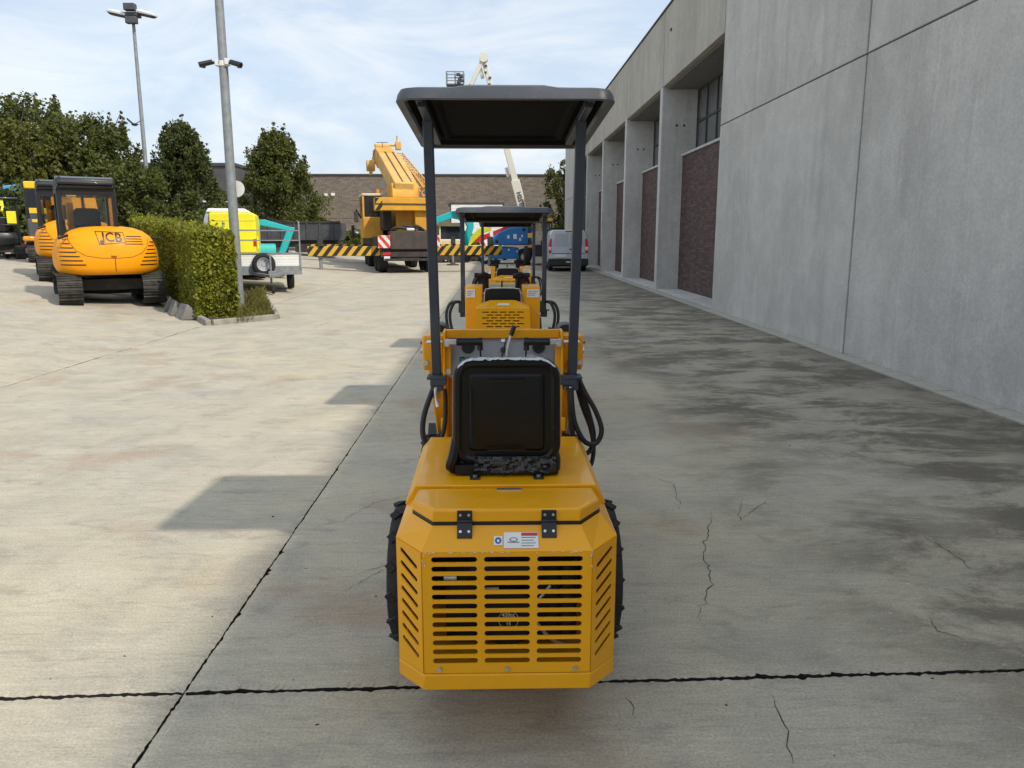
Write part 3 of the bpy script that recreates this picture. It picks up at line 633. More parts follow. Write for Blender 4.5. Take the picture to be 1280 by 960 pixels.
bed = tag(MB().add([c0+Vector((0,0,.06)), c1+Vector((0.1,0.08,.06)), c2+Vector((-0.05,0.05,.06)), c3+Vector((0,0,.06)), Vector((-13.5,29,0.66)), Vector((-14.5,28.5,0.74))], [(0,1,2,3,4,5)]).build('planting_bed', M['soil'], flat=True), kind='structure')
M['kerb'] = mat('kerb_concrete', (0.30,0.28,0.245), 0.85, 0, 0.25, 4, 0.4, 50, dirt=(0.10,0.09,0.075), dirt_amt=0.6)
def kerbs(a, b_, L_=0.5):
    n = max(1, int((b_-a).length/L_)); d = (b_-a)/n
    for k in range(n):
        p, q = a+d*k, a+d*(k+1); e = d.normalized()*0.006
        MB().bar(p+e+Vector((0,0,0.02)), q-e+Vector((0,0,0.02)), 0.10, 0.17).build('kerb_stone', M['kerb'], bed, 0.012)
kerbs(c0+(c0-c1)*1.0, c1); kerbs(c1+Vector((.06,0.03,0)), c2); kerbs(c2+Vector((0,0.06,0)), c3)
rs2 = np.random.RandomState(8); gb = MB(); gc = (c1+c2+c3)/3
for k in range(2600):
    a_ = rs2.rand(); b_ = rs2.rand()
    p = (c1+Vector((0.45,0.22,0))).lerp(c2+Vector((-0.06,0.08,0)), a_).lerp(Vector((-5.9,18.6,0)).lerp(c3+Vector((-0.06,0,0)), a_), b_)
    h = rs2.uniform(0.08,0.30)*(0.55+0.6*b_); an = rs2.rand()*6.28; w_ = 0.007; dx, dy = math.cos(an), math.sin(an); le = h*rs2.uniform(0.1,0.6)
    z = gz(p.x)+0.05
    gb.add([(p.x-dy*w_,p.y+dx*w_,z),(p.x+dy*w_,p.y-dx*w_,z),(p.x+dx*le*0.4,p.y+dy*le*0.4,z+h*0.7),(p.x+dx*le,p.y+dy*le,z+h)], [(0,1,2),(0,2,3)])
tag(gb.build('long_grass', M['grass'], flat=True, fix=False), 'long dry grass tuft around the foot of the camera pole', 'grass', kind='stuff')
# ================================================================== MINI LOADERS
def wheel(parent, c, r, wd, side, rim_m='yellow', lugs=15, name='wheel'):
    c = Vector(c); h = wd/2
    wh = thing(name, None, None, c); wh.parent = parent
    for k_ in ('label','category'): 
        if k_ in wh: del wh[k_]
    t = MB(); t.lathe([(r*0.52,-h*0.80),(r*0.60,-h*0.98),(r*0.80,-h*1.0),(r*0.90,-h*0.90),(r*0.945,-h*0.6),(r*0.955,0),(r*0.945,h*0.6),(r*0.90,h*0.90),(r*0.80,h*1.0),(r*0.60,h*0.98),(r*0.52,h*0.80)], (0,0,0), 'x', 32)
    for k in range(lugs):
        for sg in (-1,1):
            a0 = 2*PI*(k+(0.5 if sg > 0 else 0))/lugs; P = []
            for q in range(4):
                f = q/3; a = a0 + 0.20*f; rr = r*(0.955 if f < 0.8 else 0.93); P.append(Vector((sg*h*(0.02+0.84*f), rr*math.cos(a), rr*math.sin(a))))
            for p, q in zip(P[:-1], P[1:]): t.bar(p, q, r*0.12, r*0.05, up=(0, p.y, p.z))
    t.build('tyre', M['rubber'], wh, sharp=30)
    m = MB(); s_ = side
    m.lathe([(r*0.54,-h*0.78),(r*0.54,h*0.78)], (0,0,0), 'x', 24)
    m.lathe([(0.0001,s_*h*0.30),(r*0.22,s_*h*0.30),(r*0.24,s_*h*0.2),(r*0.40,s_*h*0.25),(r*0.53,s_*h*0.70),(r*0.56,s_*h*0.82),(r*0.57,s_*h*0.70),(r*0.3,-s_*h*0.2),(0.0001,-s_*h*0.2)], (0,0,0), 'x', 24)
    m.build('rim', M[rim_m], wh)
    hb = MB()
    for k in range(5):
        a = 2*PI*k/5; y, z = r*0.15*math.cos(a), r*0.15*math.sin(a); hb.cyl((s_*h*0.30,y,z),(s_*h*0.42,y,z),r*0.035,n=6)
    hb.build('wheel_nuts', M['zinc'], wh); return wh

def canopy(parent, y0, y1, z0, z1, wd, cx=0, posts=(0.308, 3.40, 1.03, 3.18), pw=0.040):
    """moulded roof: rim, raised centre, hollow underside"""
    L_ = y1-y0; cy = (y0+y1)/2; sl = (z1-z0)/L_
    def ring(ins, z, r, crown=0.0):
        P = rrect(wd-2*ins, L_-2*ins, max(r-ins,0.012), 6, 0, cy); Q = []
        for i, p in enumerate(P):
            Q.append(p); q = P[(i+1) % len(P)]
            if i % 7 == 6:
                for f in (0.1,0.2,0.28,0.36,0.5,0.64,0.72,0.8,0.9): Q.append((p[0]+(q[0]-p[0])*f, p[1]+(q[1]-p[1])*f))
        def up(x): f = min(1, max(0, (wd*0.25-abs(x))/(wd*0.07))); return crown*f*f*(3-2*f)
        return [(cx+p[0], p[1], z + up(p[0]) + z0 + sl*(p[1]-y0)) for p in Q]
    m = MB(); m.loft([ring(0.030,0.012,0.06), ring(0.022,0.0,0.06), ring(-0.006,0.0,0.06), ring(0.0,0.022,0.06,0.002), ring(0.010,0.038,0.06,0.006), ring(0.035,0.046,0.08,0.008), ring(0.16,0.050,0.12,0.010), ring(0.28,0.052,0.08,0.010)], cap0=False)
    cn = m.build('canopy', M['canopy'], parent, sharp=28)
    m = MB(); m.loft([ring(0.031,0.012,0.06), ring(0.045,0.030,0.09), ring(0.10,0.034,0.1), ring(0.115,0.020,0.1), ring(0.13,0.020,0.1), ring(0.145,0.034,0.1)], cap0=False); m.build('canopy_shade_lining', M.setdefault('shade_lining', mat('canopy_shade_lining', (0.010,0.010,0.011), 0.9, 0, 0.2, 8, spec=0.08)), cn, sharp=28)  # near-black matt lining: the deep shade under the roof is put into its colour
    px, pyb, pzb, pyt = posts
    for s_ in (-1,1):
        zt = z0+sl*(pyt-y0)
        p = MB(); p.bar((cx+s_*px,pyb,pzb),(cx+s_*px,pyt,zt+0.01),pw,pw,up=(0,1,0)); po = p.build('post', M['post'], parent, 0.004)
        f = MB(); f.bar((cx+s_*px,y0+0.12,z0+sl*0.12+0.012),(cx+s_*px,y1-0.12,z1-sl*0.12+0.012),0.03,0.03); f.bar((cx+s_*px,pyt,zt+0.005),(cx+s_*(wd/2-0.07),y0+0.10,z0+0.022),0.026,0.026); f.build('roof_rail', M['post'], parent, 0.003)
        b = MB(); b.cbox((cx+s_*px,pyb,pzb),(0.085,0.085,0.012)); b.cbox((cx+s_*px,pyb-0.0,pzb-0.03),(0.055,0.055,0.06)); b.build('post_foot', M['post'], po, 0.003)
    return cn

LX, LY = 0.030, 2.2
OF = (0, -LY, 0)
ld = thing('mini_loader', 'yellow mini wheel loader with large slotted grille and black seat, rearmost of the row', 'loader', (LX, LY, 0), 0, 'mini loaders parked in a row')
Y_ = M['yellow']
# --- slotted guard
zr = [0.684 - k*0.0305 for k in range(12)]
holes = [slot(a, b_, z, 0.0175) for z in zr for (a, b_) in ((-0.231,-0.0915),(-0.0705,0.0705),(0.0915,0.231))]
sheet('grille_panel', [(-0.259,0.306),(0.259,0.306),(0.259,0.708),(-0.259,0.708)], holes, 0.004, Y_, ld, (0,2.2,0), (1,0,0), (0,0,1), OF, 0.0008)
UL = Vector((0.087,-0.094,0)); cl_ = UL.length
def rslot(u0, v0, u1, v1, h):
    a = math.atan2(v1-v0, u1-u0); l = math.hypot(u1-u0, v1-v0); P = rrect(l, h, h/2*0.98, 4); ca, sa = math.cos(a), math.sin(a)
    return [((u0+u1)/2+p[0]*ca-p[1]*sa, (v0+v1)/2+p[0]*sa+p[1]*ca) for p in P]
hl = [rslot(0.022, 0.690-k*0.0425, 0.106, 0.650-k*0.0425, 0.015) for k in range(8)]
sheet('side_grille', [(0.001,0.306),(cl_-0.002,0.306),(cl_-0.002,0.706),(0.001,0.718)], hl, 0.004, Y_, ld, (-0.347,2.294,0), UL, (0,0,1), OF, 0.0008)
hr = [[(cl_-p[0], p[1]) for p in h] for h in hl]
sheet('side_grille', [(0.002,0.306),(cl_-0.001,0.306),(cl_-0.001,0.718),(0.002,0.706)], [h[::-1] for h in hr], 0.004, Y_, ld, (0.26,2.2,0), Vector((0.087,0.094,0)), (0,0,1), OF, 0.0008)
# --- bumper band below
def plan(h1, h2, y0, y1, y2): return [(-h2,y2),(-h2,y1),(-h1,y0),(h1,y0),(h2,y1),(h2,y2)]
m = MB(OF); A = plan(0.261,0.349,2.196,2.291,2.70); Bp = plan(0.23,0.31,2.23,2.31,2.70)
m.loft([[(x,y,0.248) for x,y in A], [(x,y,0.303) for x,y in A]], cap0=True, cap1=True); m.build('bumper', Y_, ld, 0.005)
m = MB(OF)
for x in (-0.212, 0.0, 0.212): m.cyl((x,2.199,0.322),(x,2.188,0.322),0.009,0.007,n=10)
m.build('guard_bolts', M['zinc'], ld)
# --- sheet metal sides and the sloping collar
m = MB(OF)
for s_ in (-1,1): MB(OF).box((s_*0.347-0.002,2.297,0.306),(s_*0.347+0.002,2.70,0.720)).build('side_panel', Y_, ld)
lo = [(-0.347,2.72,0.722),(-0.347,2.294,0.720),(-0.26,2.198,0.709),(0.26,2.198,0.709),(0.347,2.294,0.720),(0.347,2.72,0.722)]
up_ = [(-0.304,2.72,0.772),(-0.304,2.366,0.772),(-0.23,2.26,0.770),(0.23,2.26,0.770),(0.304,2.366,0.772),(0.304,2.72,0.772)]
m = MB(OF); m.loft([lo, up_], closed=False, cap0=False, cap1=False); o = m.build('rear_hood', Y_, ld, flat=True)
sm = o.modifiers.new('solid','SOLIDIFY'); sm.thickness = 0.004; sm.offset = -1
# paint chips along the folded edge
m = MB(OF); rr_ = random.Random(4)
for k in range(46):
    x = rr_.uniform(-0.258,0.258) if k < 30 else rr_.choice((-1,1))*rr_.uniform(0.250,0.26); z = 0.7075 + rr_.uniform(-.0015,.0015); 
    if k >= 30: z = rr_.uniform(0.66,0.708)
    w_ = rr_.uniform(0.002,0.010) if k < 30 else 0.002; m.cbox((x,2.1968,z),(w_,0.0012,rr_.uniform(0.001,0.0025) if k < 30 else rr_.uniform(.002,.008)))
tag(m.build('paint_chips', M['label'], ld, flat=True), kind='stuff')
# --- seal, lid, hinges
def octo(h1, h2, y0, y1, y2, z): return [(-h2,y2,z),(-h2,y1,z),(-h1,y0,z),(h1,y0,z),(h2,y1,z),(h2,y2,z)]
m = MB(OF); m.loft([octo(0.229,0.303,2.262,2.368,2.54,0.765), octo(0.229,0.303,2.262,2.368,2.54,0.783)]); m.build('lid_seal', M['black'], ld, 0.002)
m = MB(OF); m.loft([octo(0.228,0.300,2.255,2.361,2.535,0.783)[:], [(-0.300,2.535,0.792),(-0.300,2.362,0.813),(-0.228,2.257,0.818),(0.228,2.257,0.818),(0.300,2.362,0.813),(0.300,2.535,0.792)], octo(0.222,0.296,2.263,2.366,2.535,0.823)[1:5][:0]+[(-0.296,2.535,0.797),(-0.296,2.366,0.818),(-0.222,2.263,0.823),(0.222,2.263,0.823),(0.296,2.366,0.818),(0.296,2.535,0.797)]]); lid = m.build('engine_lid', Y_, ld, 0.004, sharp=12)
for s_ in (-1,1):
    x = 0.130*s_
    m = MB(OF); m.cbox((x,2.2525,0.805),(0.046,0.005,0.032)); m.cyl((x-0.024,2.250,0.787),(x+0.024,2.250,0.787),0.006,n=8)
    m.add([(x-.023,2.249,.785),(x+.023,2.249,.785),(x+.023,2.226,.741),(x-.023,2.226,.741),(x-.023,2.256,.782),(x+.023,2.256,.782),(x+.023,2.233,.738),(x-.023,2.233,.738)], [(0,1,2,3),(7,6,5,4),(0,4,5,1),(3,2,6,7),(0,3,7,4),(1,5,6,2)])
    hg = m.build('hinge', M['black'], ld, 0.0015)
    m = MB(OF)
    for dx in (-0.013,0.013): m.cyl((x+dx,2.2505,0.808),(x+dx,2.246,0.808),0.0045,n=8); m.cyl((x+dx,2.238,0.757),(x+dx,2.2335,0.7605),0.0045,n=8)
    m.build('screws', M['zinc'], hg)
# --- decals on the collar
cu_ = Vector((0,0.062,0.061)).normalized()
def collar(u, v, lift=0.0022): p = Vector((0,2.198,0.709)) + cu_*v + Vector((u,0,0)) + Vector((0,-cu_.z,cu_.y))*lift; return p
def cdecal(name, u0, u1, v0, v1, m_, lift, par=ld):
    mm = MB(OF); mm.add([collar(u0,v0,lift),collar(u1,v0,lift),collar(u1,v1,lift),collar(u0,v1,lift)], [(0,1,2,3)]); return mm.build(name, m_, par, flat=True)
lb_ = cdecal('warning_label', -0.010, 0.096, 0.010, 0.062, M['label'], 0.0022)
cdecal('label_band', 0.044, 0.094, 0.050, 0.060, M['redink'], 0.003, lb_)
for k in range(4): cdecal('label_line', 0.044, 0.088-0.006*(k % 2), 0.0455-0.009*k-0.002, 0.0455-0.009*k, M['ink'], 0.003, lb_)
cdecal('label_line', 0.002, 0.038, 0.028, 0.0305, M['ink'], 0.003, lb_)
mm = MB(OF)
for k in range(10): a = 2*PI*k/10; b2 = 2*PI*(k+1)/10; mm.add([collar(0.02+.013*math.cos(a),0.038+.007*math.sin(a),.003),collar(0.02+.013*math.cos(b2),0.038+.007*math.sin(b2),.003),collar(0.02+.010*math.cos(b2),0.038+.005*math.sin(b2),.003),collar(0.02+.010*math.cos(a),0.038+.005*math.sin(a),.003)],[(0,1,2,3)])
mm.build('label_emblem', M['ink'], lb_, flat=True)
l2 = cdecal('ear_protection_label', -0.040, -0.014, 0.020, 0.050, M['label'], 0.0022)
mm = MB(OF); mm.add([collar(-0.027+.010*math.cos(2*PI*k/14),0.035+.011*math.sin(2*PI*k/14),.003) for k in range(14)], [tuple(range(14))]); mm.build('label_disc', M['blueink'], l2, flat=True)
mm = MB(OF); mm.add([collar(-0.027+.004*math.cos(2*PI*k/8),0.034+.005*math.sin(2*PI*k/8),.0036) for k in range(8)], [tuple(range(8))]); mm.build('label_symbol', M['label'], l2, flat=True)
m = MB(OF); m.cbox((0.012,2.505,0.8035),(0.085,0.020,0.003)); m.build('serial_plate', M['zinc'], ld); m = MB(OF); m.cbox((0.016,2.505,0.8052),(0.060,0.010,0.0012)); m.build('serial_print', M['ink'], ld)
# --- deck
m = MB(OF); m.loft([[(-0.347,2.71,0.715),(0.347,2.71,0.715),(0.352,3.26,0.722),(-0.352,3.26,0.722)], [(-0.350,2.548,0.735),(0.350,2.548,0.735),(0.354,3.26,0.742),(-0.354,3.26,0.742)], [(-0.312,2.544,0.806),(0.312,2.544,0.806),(0.315,3.255,0.790),(-0.315,3.255,0.790)]]); m.build('deck', Y_, ld, 0.004)
m = MB(OF); m.box((-0.28,3.26,0.66),(0.28,3.42,0.742)); m.build('front_deck', Y_, ld, 0.004)
# --- hull between the wheels
m = MB(OF); m.box((-0.285,2.70,0.24),(0.285,3.25,0.715)); m.box((-0.14,3.2,0.30),(0.14,3.55,0.62)); m.build('rear_chassis', M['black'], ld, 0.008)
# --- engine seen through the slots
m = MB(OF); m.box((-0.20,2.36,0.33),(0.19,2.66,0.60)); m.cyl((-0.12,2.33,0.60),(0.12,2.33,0.60),0.045); m.cyl((0.0,2.30,0.44),(0.0,2.37,0.44),0.10,n=20); m.box((-0.25,2.40,0.60),(-0.02,2.62,0.69)); m.cyl((0.2,2.34,0.36),(0.2,2.34,0.62),0.03)
m.build('engine', M['dark'], ld, 0.006)
m = MB(OF); m.box((-0.335,2.32,0.25),(0.335,2.69,0.30)); m.build('engine_tray', Y_, ld)
m = MB(OF); m.cyl((-0.20,2.30,0.58),(-0.16,2.30,0.58),0.012); m.cyl((0.10,2.295,0.50),(0.14,2.30,0.55),0.006); m.tube([(0.2,2.30,0.34),(0.14,2.27,0.38),(0.08,2.29,0.45)],0.006,6,4); m.cbox((-0.05,2.29,0.545),(0.05,0.01,0.012)); m.build('engine_fittings', M['zinc'], ld)
st = MB(OF)
for k in range(24):
    a, b2 = 2*PI*k/24, 2*PI*(k+1)/24
    st.add([(0.005+r_*math.cos(q),2.288,0.438+r_*math.sin(q)) for r_, q in ((0.033,a),(0.033,b2),(0.0315,b2),(0.0315,a))], [(0,1,2,3)])
ring_ = st.build('engine_badge', M['label'], ld, flat=True)
text('badge_text', '420cc', 0.018, M['label'], ring_, (0.005,2.2875-LY,0.4545), (1,0,0), (0,0,1), 0.0004, 0.0003)
text('badge_text', '15', 0.016, M['label'], ring_, (0.005,2.2875-LY,0.4235), (1,0,0), (0,0,1), 0.0004, 0.0003)
# --- wheels
for s_ in (-1,1):
    wheel(ld, (s_*0.380,3.0-LY,0.29), 0.29, 0.155, s_); wheel(ld, (s_*0.362,4.10-LY,0.29), 0.29, 0.155, s_)
# --- seat
st_ = thing('seat', None, None, (0.005, 2.68-LY, 0)); st_.parent = ld
for k_ in ('label','category'): 
    if k_ in st_: del st_[k_]
lean = R(8)
def seatring(ins, dep, taper=0.03):
    P = []
    for (x, z) in rrect(0.388-2*ins, 0.405-2*ins, max(0.075-ins,0.012), 7, 0, 0.2025):
        f = z/0.405; xx = x*(1-taper*f*1.6+0.02); bow = 0.012*(1-(x/0.19)**2)
        P.append((xx, -dep - math.sin(lean)*z*0.75 - bow + 0.012, 0.834 + z*math.cos(lean)))
    return P
m = MB(); m.loft([seatring(0.03,-0.055), seatring(0.004,-0.045), seatring(0,-0.012), seatring(0.004,0.006), seatring(0.012,0.013), seatring(0.026,0.014), seatring(0.036,0.006), seatring(0.058,0.004), seatring(0.066,0.011), seatring(0.075,0.012)]); m.build('backrest', M['vinyl'], st_, sharp=22)
m = MB()
for (x, z, wx, wz) in ((0,1.155,0.13,0.006),(0,0.90,0.14,0.006),(-0.155,1.20,0.008,0.016),(0.155,1.20,0.008,0.016),(0.165,0.985,0.018,0.004),(-0.125,1.03,0.004,0.20)):
    zz = z-0.832; m.cbox((x,-0.026-math.sin(lean)*zz*0.75,z),(wx,0.006,wz))
m.build('back_ribs', M['vinyl'], st_, 0.002)
m = MB(); m.loft([[(p[0]*q,p[1]*q+0.17*(1-q)+0.20,z) for p in rrect(0.40,0.40,0.05,5)] for q, z in ((0.93,0.795),(1.0,0.81),(1.0,0.85),(0.95,0.885),(0.8,0.895))]); m.build('cushion', M['vinyl'], st_, sharp=30)
m = MB(); m.box((-0.185,-0.030,0.810),(0.185,0.03,0.845)); m.tube([(-0.19,0.03,0.82),(-0.200,0.0,0.835),(-0.190,0.0,0.87),(-0.178,0.02,0.93)],0.022,8,4); m.build('seat_pan', M['vinyl'], st_, 0.012)
fm = MB(); nx, nz2 = 26, 7; fr_ = random.Random(9)
V = [(-0.115+0.29*i/nx, -0.044+0.012*j/nz2+fr_.gauss(0,0.0045), 0.822+0.054*j/nz2+fr_.gauss(0,0.001)) for j in range(nz2+1) for i in range(nx+1)]
fm.add(V, [(j*(nx+1)+i, j*(nx+1)+i+1, (j+1)*(nx+1)+i+1, (j+1)*(nx+1)+i) for j in range(nz2) for i in range(nx)]); M['blackfilm'] = mat('film_wrapped_vinyl', (0.012,0.012,0.013), 0.12, 0, 0.3, 30, 0.6, 70, spec=0.6)
fm.build('film_wrap', M['blackfilm'], st_, sharp=22)
fm = MB(); V = []
for i in range(40):
    x = -0.17+0.34*i/39; zt = 1.236-0.03*max(0,(abs(x)-0.11)/0.06)**2; V += [(x,-0.050-0.003*fr_.random(),zt-0.007+fr_.gauss(0,.0015)),(x,-0.040,zt+fr_.gauss(0,.001))]
fm.add(V, [(2*i,2*i+2,2*i+3,2*i+1) for i in range(39)]); fm.build('film_edge', M['film'], st_, flat=True)
for s_ in (-1,1):
    b_ = MB(); b_.cbox((s_*0.113,-0.040,0.808),(0.036,0.07,0.008)); b_.cbox((s_*0.113,-0.01,0.815),(0.03,0.02,0.03)); b_ = b_.build('seat_bracket', M['black'], st_, 0.002); MB().cyl((s_*0.113,-0.058,0.811),(s_*0.113,-0.058,0.817),0.008,n=8).build('bolt', M['zinc'], st_)
# --- control tower
tw = MB(OF)
for s_ in (-1,1): tw.prism([(3.37,1.205),(3.40,1.236),(3.50,1.236),(3.70,1.02),(3.70,0.55),(3.45,0.55),(3.40,0.75),(3.37,1.05)], 'x', s_*0.262-0.006, s_*0.262+0.006)
tw.box((-0.256,3.45,1.196),(0.256,3.475,1.236)); tw.box((-0.256,3.60,0.5),(0.256,3.72,1.05))
for s_ in (-1,1): tw.box((s_*0.262-(0.030 if s_ > 0 else 0.0),3.40,1.03),(s_*0.262+(0.0 if s_ > 0 else 0.030),3.412,1.198))
tw.build('control_tower', Y_, ld, 0.004)
m = MB(OF); m.add([(-0.250,3.42,1.02),(0.250,3.42,1.02),(0.250,3.475,1.200),(-0.250,3.475,1.200)], [(0,1,2,3)]); pn = m.build('instrument_panel', M['panel'], ld, flat=True)
def onp(x, z): return Vector((x, 3.42+0.055*(z-1.02)/0.18, z))
pnv = Vector((0,-0.956,0.292))
def pdisc(name, x, z, r, h, m_, n=18, par=pn):
    p = onp(x,z); return MB(OF).cyl(p, p+pnv*h, r, r*0.92, n).build(name, m_, par)
for x in (-0.158, 0.162):
    pdisc('gauge', x, 1.155, 0.030, 0.014, M['black']); pdisc('gauge_face', x, 1.155, 0.024, 0.0148, M['dark'])
for k, x in enumerate((-0.185,-0.155)):
    o = MB(OF).cbox(onp(x,1.095)+pnv*0.004,(0.022,0.012,0.034)).build('rocker_switch', M['black'], pn, 0.002); MB(OF).cbox(onp(x,1.100)+pnv*0.012,(0.013,0.004,0.011)).build('switch_lens', M['green'], pn)
for (x, z) in ((-0.085,1.09),(0.10,1.09),(0.17,1.075)): pdisc('knob', x, z, 0.022, 0.03, M['black'])
m = MB(OF); m.tube([onp(0.015,1.09),onp(0.018,1.14)+pnv*0.05,onp(0.035,1.20)+pnv*0.07],0.005,6,5); m.build('throttle_cable', M['label'], pn); m = MB(OF); m.cyl(onp(0.035,1.195)+pnv*0.068,onp(0.050,1.235)+pnv*0.08,0.010,0.012,n=10); m.cyl(onp(0.0,1.14),onp(0.0,1.14)+pnv*0.03,0.012); m.tube([onp(-0.01,1.10)+pnv*0.01,onp(0.0,1.13)+pnv*0.03,onp(0.01,1.17)+pnv*0.03],0.004,6,4); m.build('throttle_lever', M['black'], pn)
m = MB(OF); m.cyl(onp(0.0,1.185),onp(0.0,1.185)+pnv*0.01,0.010,n=10); m.build('panel_screw', M['zinc'], pn)
# crumpled clear bag left over one of the knobs
bm_ = bmesh.new(); bmesh.ops.create_icosphere(bm_, subdivisions=3, radius=1.0)
for v in bm_.verts: v.co *= 1+rnd.gauss(0,0.12); v.co = Vector((v.co.x*0.040+0.118, v.co.y*0.025+3.415-LY, v.co.z*0.028+1.098))
me = bpy.data.meshes.new('plastic_bag'); bm_.to_mesh(me); bm_.free(); me.materials.append(M['film']); o = bpy.data.objects.new('plastic_bag', me); col.objects.link(o); o.parent = ld
# grips
for s_ in (-1,1):
    m = MB(OF); m.cyl((s_*0.205,3.365,1.193),(s_*0.095,3.365,1.193),0.017,n=14)
    for k in range(9): xx = s_*(0.200-0.011*k); m.cyl((xx,3.365,1.193),(xx-s_*0.004,3.365,1.193),0.0185,n=14)
    m.cyl((s_*0.102,3.365,1.19),(s_*0.102,3.365,1.155),0.013,n=10); m.cyl((s_*0.092,3.365,1.193),(s_*0.112,3.365,1.193),0.020,n=12); m.tube([(s_*0.102,3.365,1.16),(s_*0.10,3.39,1.12),(s_*0.098,3.43,1.08)],0.004,6,4)
    gp = m.build('hand_grip', M['black'], ld)
    m = MB(OF); m.box((min(s_*0.205,s_*0.258),3.352,1.182),(max(s_*0.205,s_*0.258),3.378,1.204)); m.cyl((s_*0.246,3.37,1.182),(s_*0.246,3.35,1.182),0.012,n=8); m.build('grip_bracket', M['zinc'], gp, 0.002); MB(OF).cyl((s_*0.246,3.41,1.055),(s_*0.246,3.39,1.055),0.013,n=8).build('tower_bolt', M['zinc'], ld)
# --- lift arms: boxes beside the posts running down to the bucket
for s_ in (-1,1):
    m = MB(OF)
    x0, x1 = sorted((s_*0.272, s_*0.372))
    m.prism([(3.52,1.20),(3.80,1.20),(4.55,0.50),(4.75,0.25),(4.62,0.22),(4.40,0.42),(3.74,1.04),(3.56,1.03),(3.52,1.06)], 'x', x0, x1)
    ar = m.build('lift_arm', Y_, ld, 0.010)
    m = MB(OF); m.cyl((s_*0.31,3.50,1.075),(s_*0.31,3.535,1.075),0.012,n=10); m.cyl((s_*0.356,3.505,1.075),(s_*0.356,3.535,1.075),0.012,n=8); m.cyl((s_*0.285,3.505,1.175),(s_*0.285,3.53,1.175),0.010,n=8); m.cyl((s_*0.372,3.60,1.12),(s_*0.384,3.60,1.12),0.014,n=10); m.build('arm_pins', M['zinc'], ar)
    MB(OF).cyl((s_*0.386,3.58,1.16),(s_*0.372,3.58,1.16),0.007,n=8).build('red_cap', M['redink'], ar)
    m = MB(OF); m.lathe([(0.0001,0.0),(0.035,0.0),(0.042,0.03),(0.042,0.075),(0.0001,0.08)], (s_*0.300,3.66,1.20), 'y', 18); m.build('work_lamp', M['black'], ld)
    MB(OF).cbox((s_*0.305,3.41,1.187),(0.075,0.06,0.005)).build('post_strap', M['zinc'], ld, 0.002); MB(OF).cbox((s_*0.29,3.40,1.02),(0.07,0.08,0.045)).build('post_clamp', M['post'], ld, 0.002)
    m = MB(OF); m.tube([(s_*0.27,3.40,0.98),(s_*0.30,3.38,0.985),(s_*0.298,3.37,0.93),(s_*0.292,3.36,0.90)],0.009,8,5); m.cyl((s_*0.275,3.42,0.985),(s_*0.315,3.38,0.985),0.014,n=8); m.build('hydraulic_fitting', M['zinc'], ld)
    MB(OF).cbox((s_*0.30,3.42,0.955),(0.035,0.04,0.05)).build('hose_bracket', Y_, ld, 0.004); MB(OF).cbox((s_*0.268,3.36,0.82),(0.022,0.03,0.06)).build('hose_bracket', Y_, ld, 0.004)
m = MB(OF); m.prism([(4.55,0.06),(5.05,0.03),(5.06,0.045),(4.60,0.12),(4.58,0.42),(4.66,0.50),(4.62,0.52),(4.52,0.43)], 'x', -0.45, 0.45); m.build('bucket', M['black'], ld, 0.004)
m = MB(OF); m.box((-0.25,3.62,0.25),(0.25,4.5,0.62)); m.cyl((-0.40,4.10,0.29),(0.40,4.10,0.29),0.06); m.build('front_frame', Y_, ld, 0.01)
# --- hoses
def lp(px, py, Y): p = atY(px, py, Y); return (p.x-LX, p.y-LY, p.z)
H_ = lambda n_, pts, r_: MB().tube([lp(*p) for p in pts], r_, 10, 7).build(n_, M['hose'], ld)
H_('hydraulic_hose', [(549,470,3.42),(540,490,3.40),(530,520,3.36),(529,545,3.33),(538,562,3.32),(548,566,3.31)], 0.0125)
H_('hydraulic_hose', [(556,486,3.34),(557,505,3.34),(556,530,3.33),(551,550,3.32),(542,560,3.31)], 0.0105)
H_('hydraulic_hose', [(722,470,3.42),(731,490,3.40),(745,515,3.38),(752,538,3.36),(745,554,3.35),(731,552,3.34),(719,530,3.34),(715,505,3.34),(714,485,3.35)], 0.0115)
H_('hydraulic_hose', [(720,470,3.45),(729,495,3.43),(737,520,3.41),(742,545,3.39),(737,564,3.37),(725,566,3.35),(717,548,3.34),(713,520,3.34),(712,488,3.35)], 0.0115)
H_('hydraulic_hose', [(718,470,3.47),(727,505,3.46),(738,535,3.44),(742,560,3.42),(739,580,3.40),(733,582,3.38)], 0.0105)
m = MB(); a_ = Vector(lp(546,568,3.28)); m.cyl(a_, a_+Vector((0,-0.005,-0.028)), 0.013, n=10); m.cyl(a_+Vector((0,0,0.012)), a_, 0.02, n=12); m.build('hose_coupling', M['black'], ld)
a_ = Vector(lp(546,575,3.25)); m = MB(); m.cyl(a_, (a_.x,a_.y,0.775), 0.008, n=8); m.build('coupling_stem', M['zinc'], ld); MB().cbox((a_.x-0.003,a_.y-0.03,0.782),(0.028,0.05,0.014)).build('coupling_foot', M['black'], ld, 0.003)
canopy(ld, 2.80-LY, 3.84-LY, 2.116, 2.062, 0.762, 0.006, (0.303, 3.40-LY, 1.03, 3.18-LY))

